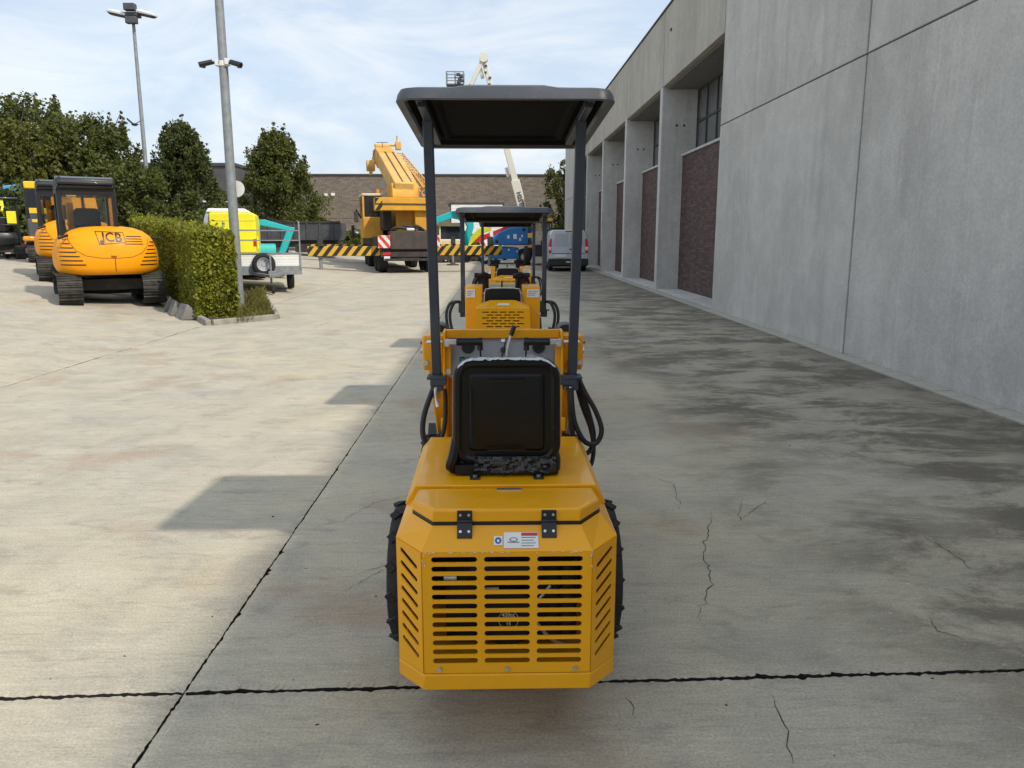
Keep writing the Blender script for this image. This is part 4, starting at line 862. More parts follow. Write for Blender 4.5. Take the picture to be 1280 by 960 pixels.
# ------------------------------------------------------------------ narrower loaders further along the row
def narrow_loader(label, loc):
    t = thing('mini_loader', label, 'loader', loc, 0, 'mini loaders parked in a row'); Y = M['yellow']
    hs = []
    for k in range(8):
        z = 1.072-0.0225*k; n = 5 if k % 2 == 0 else 4; w_ = 0.054; gp = 0.0135; x = -(n*w_+(n-1)*gp)/2
        for q in range(n): hs.append(slot(x+q*(w_+gp), x+q*(w_+gp)+w_, z, 0.0085))
    sheet('grille_panel', [(-0.222,0.58),(0.222,0.58),(0.208,1.096),(-0.208,1.096)], hs, 0.004, Y, t, (0,0,0), (1,0,0), (0,0,1))
    m = MB()
    for s_ in (-1,1): m.add([(s_*0.222,0.003,0.58),(s_*0.208,0.003,1.096),(s_*0.208,0.42,1.096),(s_*0.222,0.42,0.58)], [(0,1,2,3)])
    m.add([(-0.209,-0.003,1.097),(0.209,-0.003,1.097),(0.10,0.24,1.145),(-0.10,0.24,1.145)], [(0,1,2,3)]); m.add([(-0.209,-0.003,1.097),(-0.10,0.24,1.145),(-0.209,0.42,1.097)],[(0,1,2)]); m.add([(0.209,-0.003,1.097),(0.10,0.24,1.145),(0.209,0.42,1.097)],[(0,1,2)])
    m.build('engine_hood', Y, t, sharp=10)
    MB().add([(-0.05,0.075,1.1165),(0.055,0.075,1.1165),(0.05,0.14,1.129),(-0.035,0.14,1.129)], [(0,1,2,3)]).build('hood_sticker', M['label'], t, flat=True)
    MB().box((-0.17,0.05,0.6),(0.17,0.38,1.06)).build('engine', M['dark'], t)
    m = MB(); m.loft([[(x,y,z) for x,y in plan(0.28,0.36,0.02,0.12,1.1)] for z in (0.25,0.58)]); m.build('rear_chassis', Y, t, 0.006)
    for s_ in (-1,1):
        x0, x1 = sorted((s_*0.165, s_*0.308)); bx_ = MB().box((x0,0.38,0.58),(x1,0.72,1.245)).build('side_tank', Y, t, 0.008)
        xa, xb = sorted((s_*(0.20 if s_ > 0 else 0.225), s_*(0.30 if s_ > 0 else 0.298)))
        lbm = MB().box((xa,0.375,1.155),(xb,0.3785,1.225 if s_ < 0 else 1.222)).build('warning_label', M['label'], bx_, flat=True)
        for k in range(3): MB().box((xa+0.008,0.3735,1.205-0.016*k),(xb-0.01-0.012*k,0.375,1.209-0.016*k)).build('label_line', M['blueink'] if k == 0 else M['ink'], bx_, flat=True)
        MB().cyl((s_*0.29,0.38,1.03),(s_*0.29,0.37,1.03),0.008,n=8).build('bolt', M['zinc'], bx_)
        wheel(t, (s_*0.385,0.75,0.29), 0.29, 0.165, s_); wheel(t, (s_*0.385,1.85,0.29), 0.29, 0.165, s_)
        m = MB(); x = s_*0.12; m.cyl((x,0.98,1.14),(x*1.25,0.93,1.285),0.016); m.cyl((x*0.8,0.92,1.30),(x*2.05,0.92,1.31),0.022,n=12); m.tube([(x*0.9,0.92,1.30),(x*1.4,0.90,1.325),(x*1.9,0.94,1.27),(x*2.0,0.98,1.20)],0.016,8,4); m.cbox((x*1.4,0.98,1.22),(0.10,0.06,0.13)); m.build('joystick', M['black'], t, 0.008)
        pf = MB().bar((s_*0.352,0.72,1.0),(s_*0.352,0.72,1.10),0.05,0.06,up=(0,1,0)).build('post_bracket', M['post'], t, 0.003)
        m = MB(); m.prism([(1.15,1.12),(1.42,1.12),(2.15,0.48),(2.38,0.25),(2.25,0.2),(2.0,0.40),(1.35,0.96),(1.15,0.96)], 'x', *sorted((s_*0.265,s_*0.355))); m.build('lift_arm', Y, t, 0.01)
    for (sx, dx, zb) in ((1,0.0,0.90),(1,0.03,0.86),(-1,0.0,0.86),(-1,-0.03,0.90)):
        x = sx*0.36; m = MB(); m.tube([(x,0.62,1.10),(x+sx*0.05+dx,0.60,1.09),(x+sx*0.085+dx,0.58,1.0),(x+sx*0.07+dx,0.57,0.88),(x+sx*0.03+dx,0.57,zb-0.02)],0.013,8,6); m.build('hydraulic_hose', M['hose'], t)
    for s_ in (-1,1): MB().cyl((s_*0.32,0.57,0.85),(s_*0.42,0.57,0.855),0.014,n=8).build('hose_fitting', M['zinc'], t)
    m = MB(); m.loft([[(p[0]*q,0.33+d,p[1]) for p in rrect(0.30*1.0,0.36,0.06,6,0,1.05)] for q, d in ((0.96,0.06),(1.0,0.04),(1.0,0.01),(0.96,0.0))]); m.build('seat_back', M['vinyl'], t, sharp=25)
    m = MB(); m.tube([(-0.145,0.335,0.95),(-0.145,0.335,1.19),(-0.105,0.335,1.232),(0.105,0.335,1.232),(0.145,0.335,1.19),(0.145,0.335,0.95)],0.0035,6,5); m.build('seat_piping', M['zinc'], t)
    MB().box((-0.2,0.36,0.78),(0.2,0.75,0.88)).build('seat_cushion', M['vinyl'], t, 0.02)
    m = MB(); m.box((-0.24,1.02,0.5),(0.24,1.3,1.14)); m.build('control_tower', Y, t, 0.01); MB().box((-0.2,1.005,0.95),(0.2,1.018,1.12)).build('instrument_panel', M['panel'], t)
    m = MB(); m.cyl((-0.13,1.3,1.17),(0.13,1.3,1.17),0.05,n=14); m.build('valve_cover', M['cream'], t); MB().cyl((0,1.1,1.13),(0.0,1.08,1.25),0.008).build('lever', M['black'], t)
    MB().box((-0.25,1.2,0.25),(0.25,2.2,0.6)).build('front_frame', Y, t, 0.01)
    MB().prism([(2.2,0.06),(2.7,0.03),(2.71,0.045),(2.25,0.12),(2.23,0.42),(2.31,0.50),(2.27,0.52),(2.17,0.43)], 'x', -0.45, 0.45).build('bucket', M['black'], t, 0.004)
    canopy(t, 0.37, 1.42, 1.835, 1.775, 0.78, 0.012, (0.35, 0.74, 1.02, 0.70), 0.038)
    return t
narrow_loader('yellow mini wheel loader with narrow slotted hood, middle of the row', (0.052, 5.95, 0))
narrow_loader('yellow mini wheel loader at the far end of the row, nearest the silver van', (0.155, 9.95, 0))
# ================================================================== EXCAVATORS
def sub(name, parent, loc=(0,0,0)):
    o = bpy.data.objects.new(name, None); col.objects.link(o); o.parent = parent; o.location = loc; o.empty_display_size = 0.1; return o
def track(parent, cx, L_, H2, wd, name='track'):
    """steel track: loop of separate grouser shoes round a frame with rollers"""
    r = H2/2; t = sub(name, parent, (cx, 0, 0)); m = MB(); st = (L_-H2); per = 2*st+2*PI*r; n = int(per/0.135)
    def at(s_):
        s_ %= per
        if s_ < st: return Vector((0,-st/2+s_,0.0)), 0.0
        s_ -= st
        if s_ < PI*r: a = s_/r; return Vector((0,st/2+r*math.sin(a),r-r*math.cos(a))), a
        s_ -= PI*r
        if s_ < st: return Vector((0,st/2-s_,H2)), PI
        s_ -= st; a = s_/r; return Vector((0,-st/2-r*math.sin(a),r+r*math.cos(a))), PI+a
    for k in range(n):
        p, a = at(per*k/n); A = Matrix.Translation(p) @ Matrix.Rotation(a,4,'X')
        m.box((-wd/2,-0.060,0.010),(wd/2,0.060,0.040),A); m.box((-wd/2,-0.05,-0.014),(wd/2,-0.030,0.012),A); m.box((-wd/2,0.02,-0.006),(wd/2,0.034,0.012),A)
    m.build('track_shoes', M['trackm'], t, flat=True)
    f = MB(); f.box((-wd*0.28,-st/2,H2*0.28),(wd*0.28,st/2,H2*0.72))
    for y in (-st/2, st/2): f.cyl((-wd*0.30,y,r),(wd*0.30,y,r),r*0.84,n=18); f.cyl((-wd*0.36,y,r),(wd*0.36,y,r),r*0.45,n=14)
    for k in range(4): y = -st/2+st*(k+0.5)/4; f.cyl((-wd*0.3,y,0.12),(wd*0.3,y,0.12),0.085,n=12)
    f.build('track_frame', M['chassis'], t); return t
def blob(parent, a, b, prof, yc, yfront, m, name='counterweight', e=2.7, n=40):
    """rounded rear body: superellipse plan scaled by a vertical profile of (z, scale)"""
    mb = MB(); rings = []
    for z, s_ in prof:
        P = []
        for k in range(n+1):
            q = PI*k/n; c, sn = math.cos(q), math.sin(q)
            P.append((-a*s_*math.copysign(abs(c)**(2/e),c), yc-b*s_*abs(sn)**(2/e), z))
        P.append((a*s_, yfront, z)); P.insert(0, (-a*s_, yfront, z)); rings.append(P)
    mb.loft(rings); return mb.build(name, m, parent, sharp=40)
def bvh_of(o):
    me = o.data; return BVHTree.FromPolygons([v.co for v in me.vertices], [list(p.vertices) for p in me.polygons])
def drape(o, bv, lift=0.006, sub_=0):
    """lay a flat mark (built in x,z at y=-5) onto the curved rear of a body"""
    me = o.data
    bm = bmesh.new(); bm.from_mesh(me)
    if sub_:
        bmesh.ops.triangulate(bm, faces=bm.faces)
        for _ in range(3): bmesh.ops.subdivide_edges(bm, edges=[e for e in bm.edges if e.calc_length() > sub_], cuts=1); bmesh.ops.triangulate(bm, faces=bm.faces)
    for v in bm.verts:
        h = None; x = v.co.x
        for _ in range(40):
            h, nn, i, d = bv.ray_cast(Vector((x,-5,v.co.z)), Vector((0,1,0)))
            if h and h.y < -0.35: break
            x *= 0.985
        if h: v.co = h + Vector((0,-1,0.2)).normalized()*lift
    bm.to_mesh(me); bm.free(); return o
def strip(name, pts, wd, m, parent, bv, lift=0.006):      # polyline of (x,z)
    mb = MB(); P = [Vector(p) for p in pts]; Q = []
    for a, b in zip(P[:-1], P[1:]):
        k_ = max(1, int((b-a).length/0.05)); Q += [a.lerp(b, i/k_) for i in range(k_)]
    Q.append(P[-1]); V = []
    for i, q in enumerate(Q):
        d = (Q[min(i+1,len(Q)-1)]-Q[max(i-1,0)]).normalized(); nn = Vector((-d.y,d.x))*wd/2; V += [(q.x+nn.x,-5,q.y+nn.y),(q.x-nn.x,-5,q.y-nn.y)]
    mb.add(V, [(2*i,2*i+1,2*i+3,2*i+2) for i in range(len(Q)-1)]); o = mb.build(name, m, parent, flat=True); return drape(o, bv, lift)

def midi_excavator(label, loc, rz, up_rz=0.0):
    t = thing('tracked_excavator', label, 'excavator', loc, rz, 'orange tracked excavators beside the hedge')
    for s_ in (-1,1): track(t, s_*0.78, 2.5, 0.64, 0.44)
    MB().box((-0.62,-0.7,0.28),(0.62,0.7,0.52)).cyl((0,0,0.5),(0,0,0.66),0.45,n=20).build('undercarriage', M['chassis'], t, 0.02)
    MB().box((-0.8,-0.98,0.60),(0.8,0.95,0.70)).build('slew_deck', M['chassis'], t, 0.02)
    cw = blob(t, 0.99, 0.90, [(0.62,0.86),(0.66,0.94),(0.76,0.985),(0.92,1.0),(1.10,0.985),(1.26,0.94),(1.40,0.86),(1.51,0.72),(1.575,0.55),(1.605,0.34),(1.612,0.1)], -0.42, 0.55, M['orange'])
    bv = bvh_of(cw); K_ = M['black']; M.setdefault('seam', mat('panel_seam', (0.20,0.075,0.01), 0.6))
    # vents, seams and badge on the curved tail
    for k in range(7): z = 1.34-0.085*k; strip('vent', [(-0.93+0.006*k,z),(-0.76+0.050*k,z-0.004)], 0.024, K_, cw, bv)
    for k in range(7): z = 1.28-0.078*k; strip('vent', [(0.93-0.004*k,z),(0.78-0.040*k,z)], 0.024, K_, cw, bv)
    for k in range(4): z = 1.40-0.052*k; strip('vent', [(0.32-0.012*k,z),(0.62+0.006*k,z-0.006)], 0.018, K_, cw, bv)
    strip('panel_seam', [(-0.74,1.50),(-0.72,1.30),(-0.62,1.12),(-0.45,1.01),(-0.2,0.965),(0.1,0.955),(0.40,0.975),(0.60,1.06),(0.72,1.20),(0.76,1.34)], 0.012, M['seam'], cw, bv, 0.004)
    strip('panel_seam', [(0.07,0.955),(0.07,0.64)], 0.014, M['black'], cw, bv, 0.004)
    MB().cbox((0.06,-1.34,1.02),(0.10,0.04,0.035)).build('latch', M['orange'], cw, 0.008)
    q = [(-0.235,1.50),(0.275,1.475),(0.30,1.275),(-0.185,1.235)]
    strip('badge_border', q+[q[0]], 0.014, K_, cw, bv)
    tx = text('badge_text', 'JCB', 0.25, K_, cw, (0.055,-5,1.372), (1,0,-0.06), (0,0,1), 0.0, 0.004, xs=0.98); drape(tx, bv, 0.010, 0.03)
    strip('badge_mark', [(-0.17,1.29),(-0.11,1.285)], 0.06, K_, cw, bv)
    # cab: frame, glass, seat
    cb = sub('cab', t); x0, x1, y0, y1, z0, z1 = -0.80, 0.20, -0.72, 0.72, 0.72, 2.36
    m = MB()
    for x in (x0,x1):
        m.bar((x,y0,z0),(x,y0+0.02,z1),0.085,0.085,up=(0,1,0)); m.bar((x,y1,z0),(x,y1-0.10,z1),0.08,0.08,up=(0,1,0)); m.bar((x,y0,z1-0.03),(x,y1-0.1,z1-0.03),0.08,0.08)
    for z in (1.42,z1-0.06): m.bar((x0,y0+0.01,z),(x1,y0+0.01,z),0.07,0.08 if z < 2 else 0.14)
    m.box((x0,y0-0.02,z0),(x1,y0+0.03,1.42)); m.bar((x0,y0+0.5,z0),(x0,y0+0.5,z1),0.06,0.06,up=(0,1,0)); m.box((x0-0.02,y0,z0),(x0+0.02,y1,1.25)); m.box((x1-0.02,y0,z0),(x1+0.02,y1,1.25))
    m.build('cab_frame', M['cabblack'], cb, 0.015)
    m = MB(); m.prism([(y0-0.10,z1),(y0-0.06,z1+0.20),(y0+0.15,z1+0.25),(y1,z1+0.22),(y1+0.08,z1+0.1),(y1,z1)], 'x', x0-0.03, x1+0.03); m.build('cab_roof', M['cabblack'], cb, 0.03)
    m = MB(); m.bar((x0-0.02,y0-0.12,z1+0.02),(x0+0.05,y0-0.02,z1+0.22),0.05,0.05); m.bar((x0,y0-0.13,z1+0.10),(x1,y0-0.13,z1+0.10),0.04,0.05); m.build('roof_guard', M['cabblack'], cb, 0.01)
    g_ = M['glass']
    MB().box((x0+0.04,y0,1.46),(x1-0.04,y0+0.012,z1-0.12)).build('rear_pane', g_, cb, flat=True); MB().box((x0,y0+0.06,1.28),(x0+0.012,y1-0.12,z1-0.08)).build('side_pane', g_, cb, flat=True)
    MB().box((x1-0.012,y0+0.06,1.28),(x1,y1-0.12,z1-0.08)).build('side_pane', g_, cb, flat=True); MB().box((x0+0.04,y1-0.04,0.9),(x1-0.04,y1-0.028,z1-0.08)).build('front_pane', g_, cb, flat=True)
    m = MB(); m.loft([[(p[0]-0.30,-0.40+d,p[1]) for p in rrect(0.50*q_,0.72,0.10,5,0,1.62)] for q_, d in ((0.92,0),(1,0.03),(1,0.10),(0.92,0.14))]); m.box((-0.56,-0.35,1.1),(-0.05,0.15,1.3)); m.cyl((-0.72,0.2,0.9),(-0.72,0.15,1.6),0.04); m.box((-0.86,-0.15,1.2),(-0.70,0.2,1.75)); m.build('driver_seat', M['black'], cb, 0.02)
    # boom, dipper and bucket ahead of the cab
    bm = MB()
    for x in (-0.02,): 
        bm.prism([(0.85,0.85),(1.15,0.80),(1.65,1.75),(2.45,2.32),(2.45,2.10),(1.85,1.6),(1.3,0.95)], 'x', x-0.13, x+0.13)
    bm.build('boom', M['orange'], t, 0.02)
    MB().prism([(2.25,2.30),(2.50,2.30),(2.15,0.95),(2.00,0.95)], 'x', -0.42, -0.22).build('dipper', M['orange'], t, 0.02)
    MB().prism([(0.90,1.2),(1.05,1.16),(1.22,2.1),(1.08,2.15)], 'x', -0.60, -0.46).build('blade_ram_guard', M['orange'], t, 0.02)
    MB().prism([(0.95,1.15),(1.10,1.1),(1.30,2.1),(1.15,2.15)], 'x', -0.76, -0.66).build('side_tower', M['orange'], t, 0.02)
    MB().prism([(1.7,0.35),(2.3,0.30),(2.5,0.75),(2.2,1.1),(1.9,0.9)], 'x', -0.32, 0.28).build('bucket', M['trackm'], t, 0.02)
    m = MB(); m.box((-1.0,1.45,0.06),(1.0,1.52,0.42)); m.bar((-0.4,0.7,0.4),(-0.4,1.48,0.25),0.1,0.12); m.bar((0.4,0.7,0.4),(0.4,1.48,0.25),0.1,0.12); m.build('dozer_blade', M['chassis'], t, 0.01)
    MB().bar((-0.90,-1.10,1.36),(-0.72,-1.02,1.42),0.05,0.05).bar((0.84,-1.0,1.36),(0.98,-0.86,1.34),0.04,0.03).build('tail_handles', M['black'], cw, 0.01)
    return t
HDG = R(31)
def place_back(px, py, Y, back, hd):                      # px,py: foot of the rear; returns centre further along the heading
    p = atY(px, py, Y); q = Vector((p.x - math.sin(hd)*back, Y + math.cos(hd)*back, 0)); q.z = gz(q.x); return q
midi_excavator('orange tracked excavator with black cab closest to the hedge end', place_back(143,381,16.4,1.0,HDG), HDG)
midi_excavator('orange tracked excavator half hidden behind the one by the hedge', place_back(104,352,20.8,1.0,HDG), HDG)

# --- yellow and charcoal excavator behind them
p = atY(61, 326, 26.5); ex = thing('tracked_excavator', 'charcoal excavator with yellow cab stripes behind the orange excavators', 'excavator', (p.x, 27.5, gz(p.x)), R(30))
for s_ in (-1,1): track(ex, s_*0.85, 2.7, 0.66, 0.45)
MB().box((-0.6,-0.6,0.3),(0.6,0.6,0.66)).build('undercarriage', M['chassis'], ex, 0.02)
m = MB(); m.box((-0.98,-1.3,0.68),(1.0,0.9,1.45)); m.build('engine_body', M['dgrey'], ex, 0.06)
MB().box((-0.85,-1.33,1.32),(0.6,-1.22,1.42)).build('yellow_stripe', M['yel2'], ex, 0.02)
cb = sub('cab', ex); m = MB()
for x in (-0.95,0.15):
    for y in (-0.7,0.75): m.bar((x,y,0.7),(x,y,2.5),0.10,0.10,up=(0,1,0))
m.box((-1.0,-0.76,0.7),(0.2,-0.70,1.05)); m.build('cab_frame', M['cabblack'], cb, 0.015)
MB().box((-0.98,-0.78,2.42),(0.2,0.8,2.66)).build('cab_roof', M['yel2'], cb, 0.04); MB().box((-0.9,-0.775,1.62),(0.12,-0.74,1.80)).build('yellow_stripe', M['yel2'], cb, 0.01)
MB().box((-0.9,-0.74,1.8),(0.12,-0.73,2.40)).build('rear_pane', M['dglass'], cb, flat=True); MB().box((-0.955,-0.65,1.1),(-0.945,0.7,2.4)).build('side_pane', M['dglass'], cb, flat=True)
m = MB(); m.box((-0.9,-0.78,1.0),(0.1,-0.72,1.60)); m.build('rear_cover', M['dgrey'], cb, 0.02); MB().cbox((-0.10,-0.80,1.42),(0.22,0.06,0.22)).build('tail_lamp', M['redlamp'], cb, 0.03)
MB().prism([(0.8,0.9),(1.2,0.85),(2.1,2.5),(3.2,2.9),(3.2,2.6),(2.3,2.2)], 'x', 0.3, 0.62).build('boom', M['yel2'], ex, 0.02); MB().cbox((-0.98,-1.25,0.80),(0.35,0.30,0.16)).build('amber_corner_lamp', M['amber'], ex, 0.05)

# --- mini excavator with open canopy at the very left
p = atY(0, 325, 29); me_ = thing('mini_excavator', 'small tracked digger with open black canopy frame beside the light blue arm', 'excavator', (p.x-0.25, 29.6, gz(p.x)), R(33))
for s_ in (-1,1): track(me_, s_*0.55, 1.7, 0.5, 0.32)
MB().box((-0.42,-0.5,0.25),(0.42,0.5,0.52)).build('undercarriage', M['chassis'], me_, 0.02)
blob(me_, 0.66, 0.55, [(0.52,0.9),(0.6,1.0),(0.8,1.0),(0.95,0.9),(1.0,0.5)], -0.2, 0.5, M['cabblack'], 'engine_cover')
m = MB()
for x in (-0.6,0.6):
    for y in (-0.55,0.45): m.bar((x,y,0.55),(x,y,2.15),0.06,0.06,up=(0,1,0))
m.bar((-0.6,-0.55,1.25),(0.6,-0.55,1.25),0.05,0.05); m.build('canopy_frame', M['cabblack'], me_, 0.01); MB().box((-0.68,-0.7,2.15),(0.68,0.6,2.24)).build('canopy_roof', M['cabblack'], me_, 0.03)
MB().box((-0.30,-0.25,1.0),(0.30,-0.12,1.55)).build('driver_seat', M['black'], me_, 0.04); MB().prism([(0.5,0.7),(0.75,0.7),(1.1,1.9),(1.6,2.2),(1.6,2.0),(1.25,1.75)], 'x', 0.1, 0.25).build('boom', M['lemon'], me_, 0.02)
MB().box((0.25,-0.52,1.3),(0.55,-0.50,1.75)).build('rear_guard_sheet', M['lemon'], me_, 0.01)

# --- light blue arm standing up behind, on its base
p = atY(20, 300, 33); bl = thing('boom_lift', 'light blue folded lift arm standing behind the small digger', 'lift', (p.x, 33.3, gz(p.x)), R(10))
b0 = Vector((0.15,0,0.9)); tp = atY(15,232,33.3); tq = Vector((tp.x-p.x, 0, tp.z-gz(p.x)))
m = MB(); m.bar(b0, tq, 0.50, 0.62); m.build('arm', M['lblue'], bl, 0.03)
m = MB()
for k in range(9): c = b0.lerp(tq, 0.2+0.085*k); m.cbox((c.x,-0.33,c.z),(0.42,0.05,0.05))
m.build('arm_ribs', M['lblue'], bl, 0.01); MB().box((-0.9,-0.7,0.35),(0.9,1.4,1.0)).build('base', M['lblue'], bl, 0.08); MB().box((-0.5,-0.5,1.55),(0.6,-0.25,1.75)).build('white_cover', M['white'], bl, 0.03)
for x in (-0.8,0.8):
    for y in (-0.5,1.2): wheel(bl, (x,y,0.38), 0.38, 0.25, 1 if x > 0 else -1, 'white', 12)
p = atY(19, 319, 31); br_ = thing('barrier_board', 'red and white banded barrier board behind the small digger', 'barrier', (p.x, 31, gz(p.x)), R(20))
MB().box((-0.35,-0.03,0.16),(0.55,0.03,0.70)).build('board', M['rwband'], br_, 0.01); MB().box((-0.3,-0.25,0.0),(-0.2,0.25,0.16)).build('foot', M['black'], br_, 0.01); MB().box((0.4,-0.25,0.0),(0.5,0.25,0.16)).build('foot', M['black'], br_, 0.01)

# ================================================================== POLES
b = G(300, 393); po = thing('camera_pole', 'thick galvanised steel pole with two security cameras beside the hedge', 'pole', b)
MB().tube([(0,0,-0.1),(0,0,3),(0,0,6),(0,0,11.0)], 0.1, 20, 0, rf=lambda q: 0.104-0.030*q).build('shaft', M['galv'], po)
MB().cyl((0,0,-0.02),(0,0,0.05),0.17,n=16).build('base_plate', M['kerb'], po)
zc = 5.06
MB().cyl((0,0,zc-0.05),(0,0,zc+0.05),0.102,n=16).box((-0.14,-0.11,zc-0.05),(-0.08,0.05,zc+0.06)).box((0.06,-0.12,zc-0.03),(0.14,0.05,zc+0.09)).build('clamp', M['label'], po, 0.008)
for s_ in (-1,1):
    c = MB(); c.bar((s_*0.08,-0.05,zc+0.02),(s_*0.32,-0.10,zc-0.01),0.05,0.05); c.cyl((s_*0.18,-0.10,zc+0.02),(s_*0.42,-0.20,zc-0.06),0.05,0.055,n=12); c.cyl((s_*0.36,-0.12,zc-0.10),(s_*0.36,-0.12,zc-0.02),0.045,n=10); c.build('security_camera', M['cabblack'], po, 0.008)
MB().cyl((0.05,0.14,2.62),(0.05,0.16,2.62),0.17,n=18).build('round_sign_back', M['label'], po)
tp = atY(166, 20, 38); gz_ = gz(tp.x); lm = thing('floodlight_mast', 'slim tall lamp mast with paired flat floodlights behind the hedge', 'lamp post', (tp.x, 38, gz_)); hh = tp.z-gz_
MB().tube([(0,0,-0.1),(0,0,hh*0.5),(0,0,hh)], 0.1, 14, 0, rf=lambda q: 0.115-0.045*q).build('shaft', M['galv'], lm)
MB().box((-0.30,-0.25,hh-0.05),(0.30,0.25,hh+0.12)).box((-0.22,-0.45,hh+0.15),(0.28,-0.12,hh+0.45)).box((-0.2,-0.42,hh-0.40),(0.30,-0.15,hh-0.10)).build('centre_floodlights', M['dgrey'], lm, 0.03)
for s_ in (-1,1):
    m = MB(); A = Matrix.Translation((s_*0.62,-0.05,hh+0.10)) @ Matrix.Rotation(R(12),4,'Y'); m.loft([[A @ Vector((p[0],p[1],z)) for p in rrect(1.0*q,0.42*q,0.15*q,5)] for z, q in ((-0.10,0.8),(-0.04,1.0),(0.03,1.0),(0.09,0.7))]); m.build('luminaire', M['label'], lm); m = MB(); m.loft([[A @ Vector((p[0],p[1],z)) for p in rrect(0.96*q,0.40*q,0.15*q,5)] for z, q in ((-0.125,0.8),(-0.06,0.98))]); m.build('luminaire_lens', M['dgrey'], lm)
MB().box((-0.25,-0.15,2.0),(-0.10,0.1,2.35)).build('junction_box', M['label'], lm, 0.02)

# --- grey ramp wedges by the kerb
for k, (px, py, a, s_) in enumerate(((211,389,24,1.0),(217,394,30,1.0),(229,399,38,1.05))):
    q = G(px, py); wd = thing('ramp_wedge', ['dark grey rubber ramp wedge leaning next to the excavator track','grey ramp wedge sandwiched between the two others at the kerb','pale ribbed ramp wedge lying against the hedge kerb'][k], 'wedge', (q.x, q.y+0.05, q.z), R(a), 'ramp wedges by the kerb')
    m = MB(); m.prism([(-0.12,0),(0.30*s_,0),(0.02,0.30)], 'y', -0.22, 0.22); m.build('body', M['wedge'], wd, 0.008)
    r_ = MB()
    for j in range(6): f = (j+0.5)/6; r_.bar((0.30*s_*(1-f)+0.02*f-0.0,-0.215,0.30*f+0.004),(0.30*s_*(1-f)+0.02*f,0.215,0.30*f+0.004),0.018,0.010)
    r_.build('ribs', M['wedge'], wd)

# ================================================================== TRAILER, YELLOW BODY, TEAL DIGGER, TIPPER
tl = thing('flatbed_trailer', 'white dropside trailer with spare wheel and galvanised rack', 'trailer', (-6.50, 21.9, gz(-6.5)), R(18))
for k in range(4): MB().box((-1.02,-0.03,0.74+0.088*k),(1.02,0.0,0.74+0.088*k+0.082)).build('side_board', M['white'], tl, 0.006)
MB().box((-1.02,0,0.70),(1.02,3.4,0.76)).box((-1.02,0,0.76),(-0.99,3.4,1.09)).box((0.99,0,0.76),(1.02,3.4,1.09)).build('bed', M['white'], tl, 0.006)
MB().box((-1.03,-0.045,0.50),(1.03,0.05,0.735)).box((-0.9,0.05,0.52),(0.9,3.3,0.66)).build('chassis', M['galv'], tl, 0.008)
m = MB()
for x in (-1.0,1.0): m.bar((x,-0.045,0.66),(x,-0.045,1.98),0.04,0.04,up=(0,1,0))
for z in (1.10,1.45,1.72): m.bar((-1.0,-0.045,z),(1.0,-0.045,z),0.03,0.03)
m.build('rack', M['galv'], tl)
m = MB(); m.bar((-0.35,0.1,0.55),(0.15,-0.95,0.50),0.07,0.08); m.bar((0.65,0.1,0.55),(0.15,-0.95,0.50),0.07,0.08); m.cyl((0.17,-0.35,0.28),(0.17,-0.35,1.05),0.03); m.bar((0.10,-0.35,1.06),(0.30,-0.35,1.06),0.03,0.03); m.cbox((0.2,-0.5,0.55),(0.20,0.2,0.14)); m.build('drawbar', M['galv'], tl, 0.005)
wheel(tl, (0.20,-0.55,0.11), 0.11, 0.07, 1, 'galv', 8, 'jockey_wheel')
for s_ in (-1,1): wheel(tl, (s_*0.80,1.7,0.32), 0.32, 0.20, s_, 'galv', 14)
sw = sub('spare_wheel', tl, (0.0,-0.16,0.80)); 
m = MB(); m.lathe([(0.18,0.08),(0.22,0.10),(0.28,0.09),(0.315,0.05),(0.315,-0.05),(0.28,-0.09),(0.22,-0.10),(0.18,-0.08),(0.18,0.08)], (0,0,0), 'y', 28); m.build('tyre', M['rubber'], sw)
m = MB(); m.lathe([(0.0001,-0.04),(0.05,-0.045),(0.07,-0.02),(0.14,-0.03),(0.175,-0.085),(0.185,-0.085),(0.185,0.07),(0.0001,0.07)], (0,0,0), 'y', 24); 
for k in range(10): a = 2*PI*k/10; m.cyl((0.115*math.cos(a),-0.045,0.115*math.sin(a)),(0.115*math.cos(a),-0.02,0.115*math.sin(a)),0.016,n=8)
m.build('rim', M['silver'], sw)
yb = thing('box_body_van', 'lemon yellow box body van with white roof behind the trailer', 'van', (-8.42, 25.6, gz(-8.42)), R(14))
m = MB(); m.prism([(-0.80,0.55),(0.62,0.55),(0.62,1.9),(0.60,2.10),(0.52,2.16),(-0.80,2.16)], 'y', 0, 2.6); m.build('body', M['lemon'], yb, 0.05)
for z in (0.9,1.3,1.62,1.9): MB().box((-0.79,-0.012,z),(0.60,0.0,z+0.03)).build('press_line', M['lemon'], yb, 0.004)
MB().prism([(-0.9,2.16),(0.42,2.16),(0.30,2.29),(-0.82,2.29)], 'y', 0.05, 2.6).build('roof', M['white'], yb, 0.03); MB().prism([(-0.98,0.8),(-0.81,0.8),(-0.81,2.2),(-0.9,2.15),(-0.98,1.9)], 'y', 0.1, 2.6).build('side_cover', M['silver'], yb, 0.03)
MB().box((0.52,-0.03,1.10),(0.61,0.02,1.32)).build('tail_lamp', M['redlamp'], yb, 0.01); MB().box((0.62,-0.02,1.0),(0.68,0.02,1.40)).build('lamp_bracket', M['lemon'], yb, 0.005); MB().box((-0.8,0,0.35),(0.8,2.6,0.56)).build('chassis', M['chassis'], yb)
for s_ in (-1,1): wheel(yb, (s_*0.70,0.7,0.32), 0.32, 0.2, s_, 'galv', 14); wheel(yb, (s_*0.70,2.2,0.32), 0.32, 0.2, s_, 'galv', 14)
td = thing('mini_excavator', 'teal mini digger with its arm folded behind the trailer rack', 'excavator', (-8.35, 28.2, gz(-8.35)), R(-70))
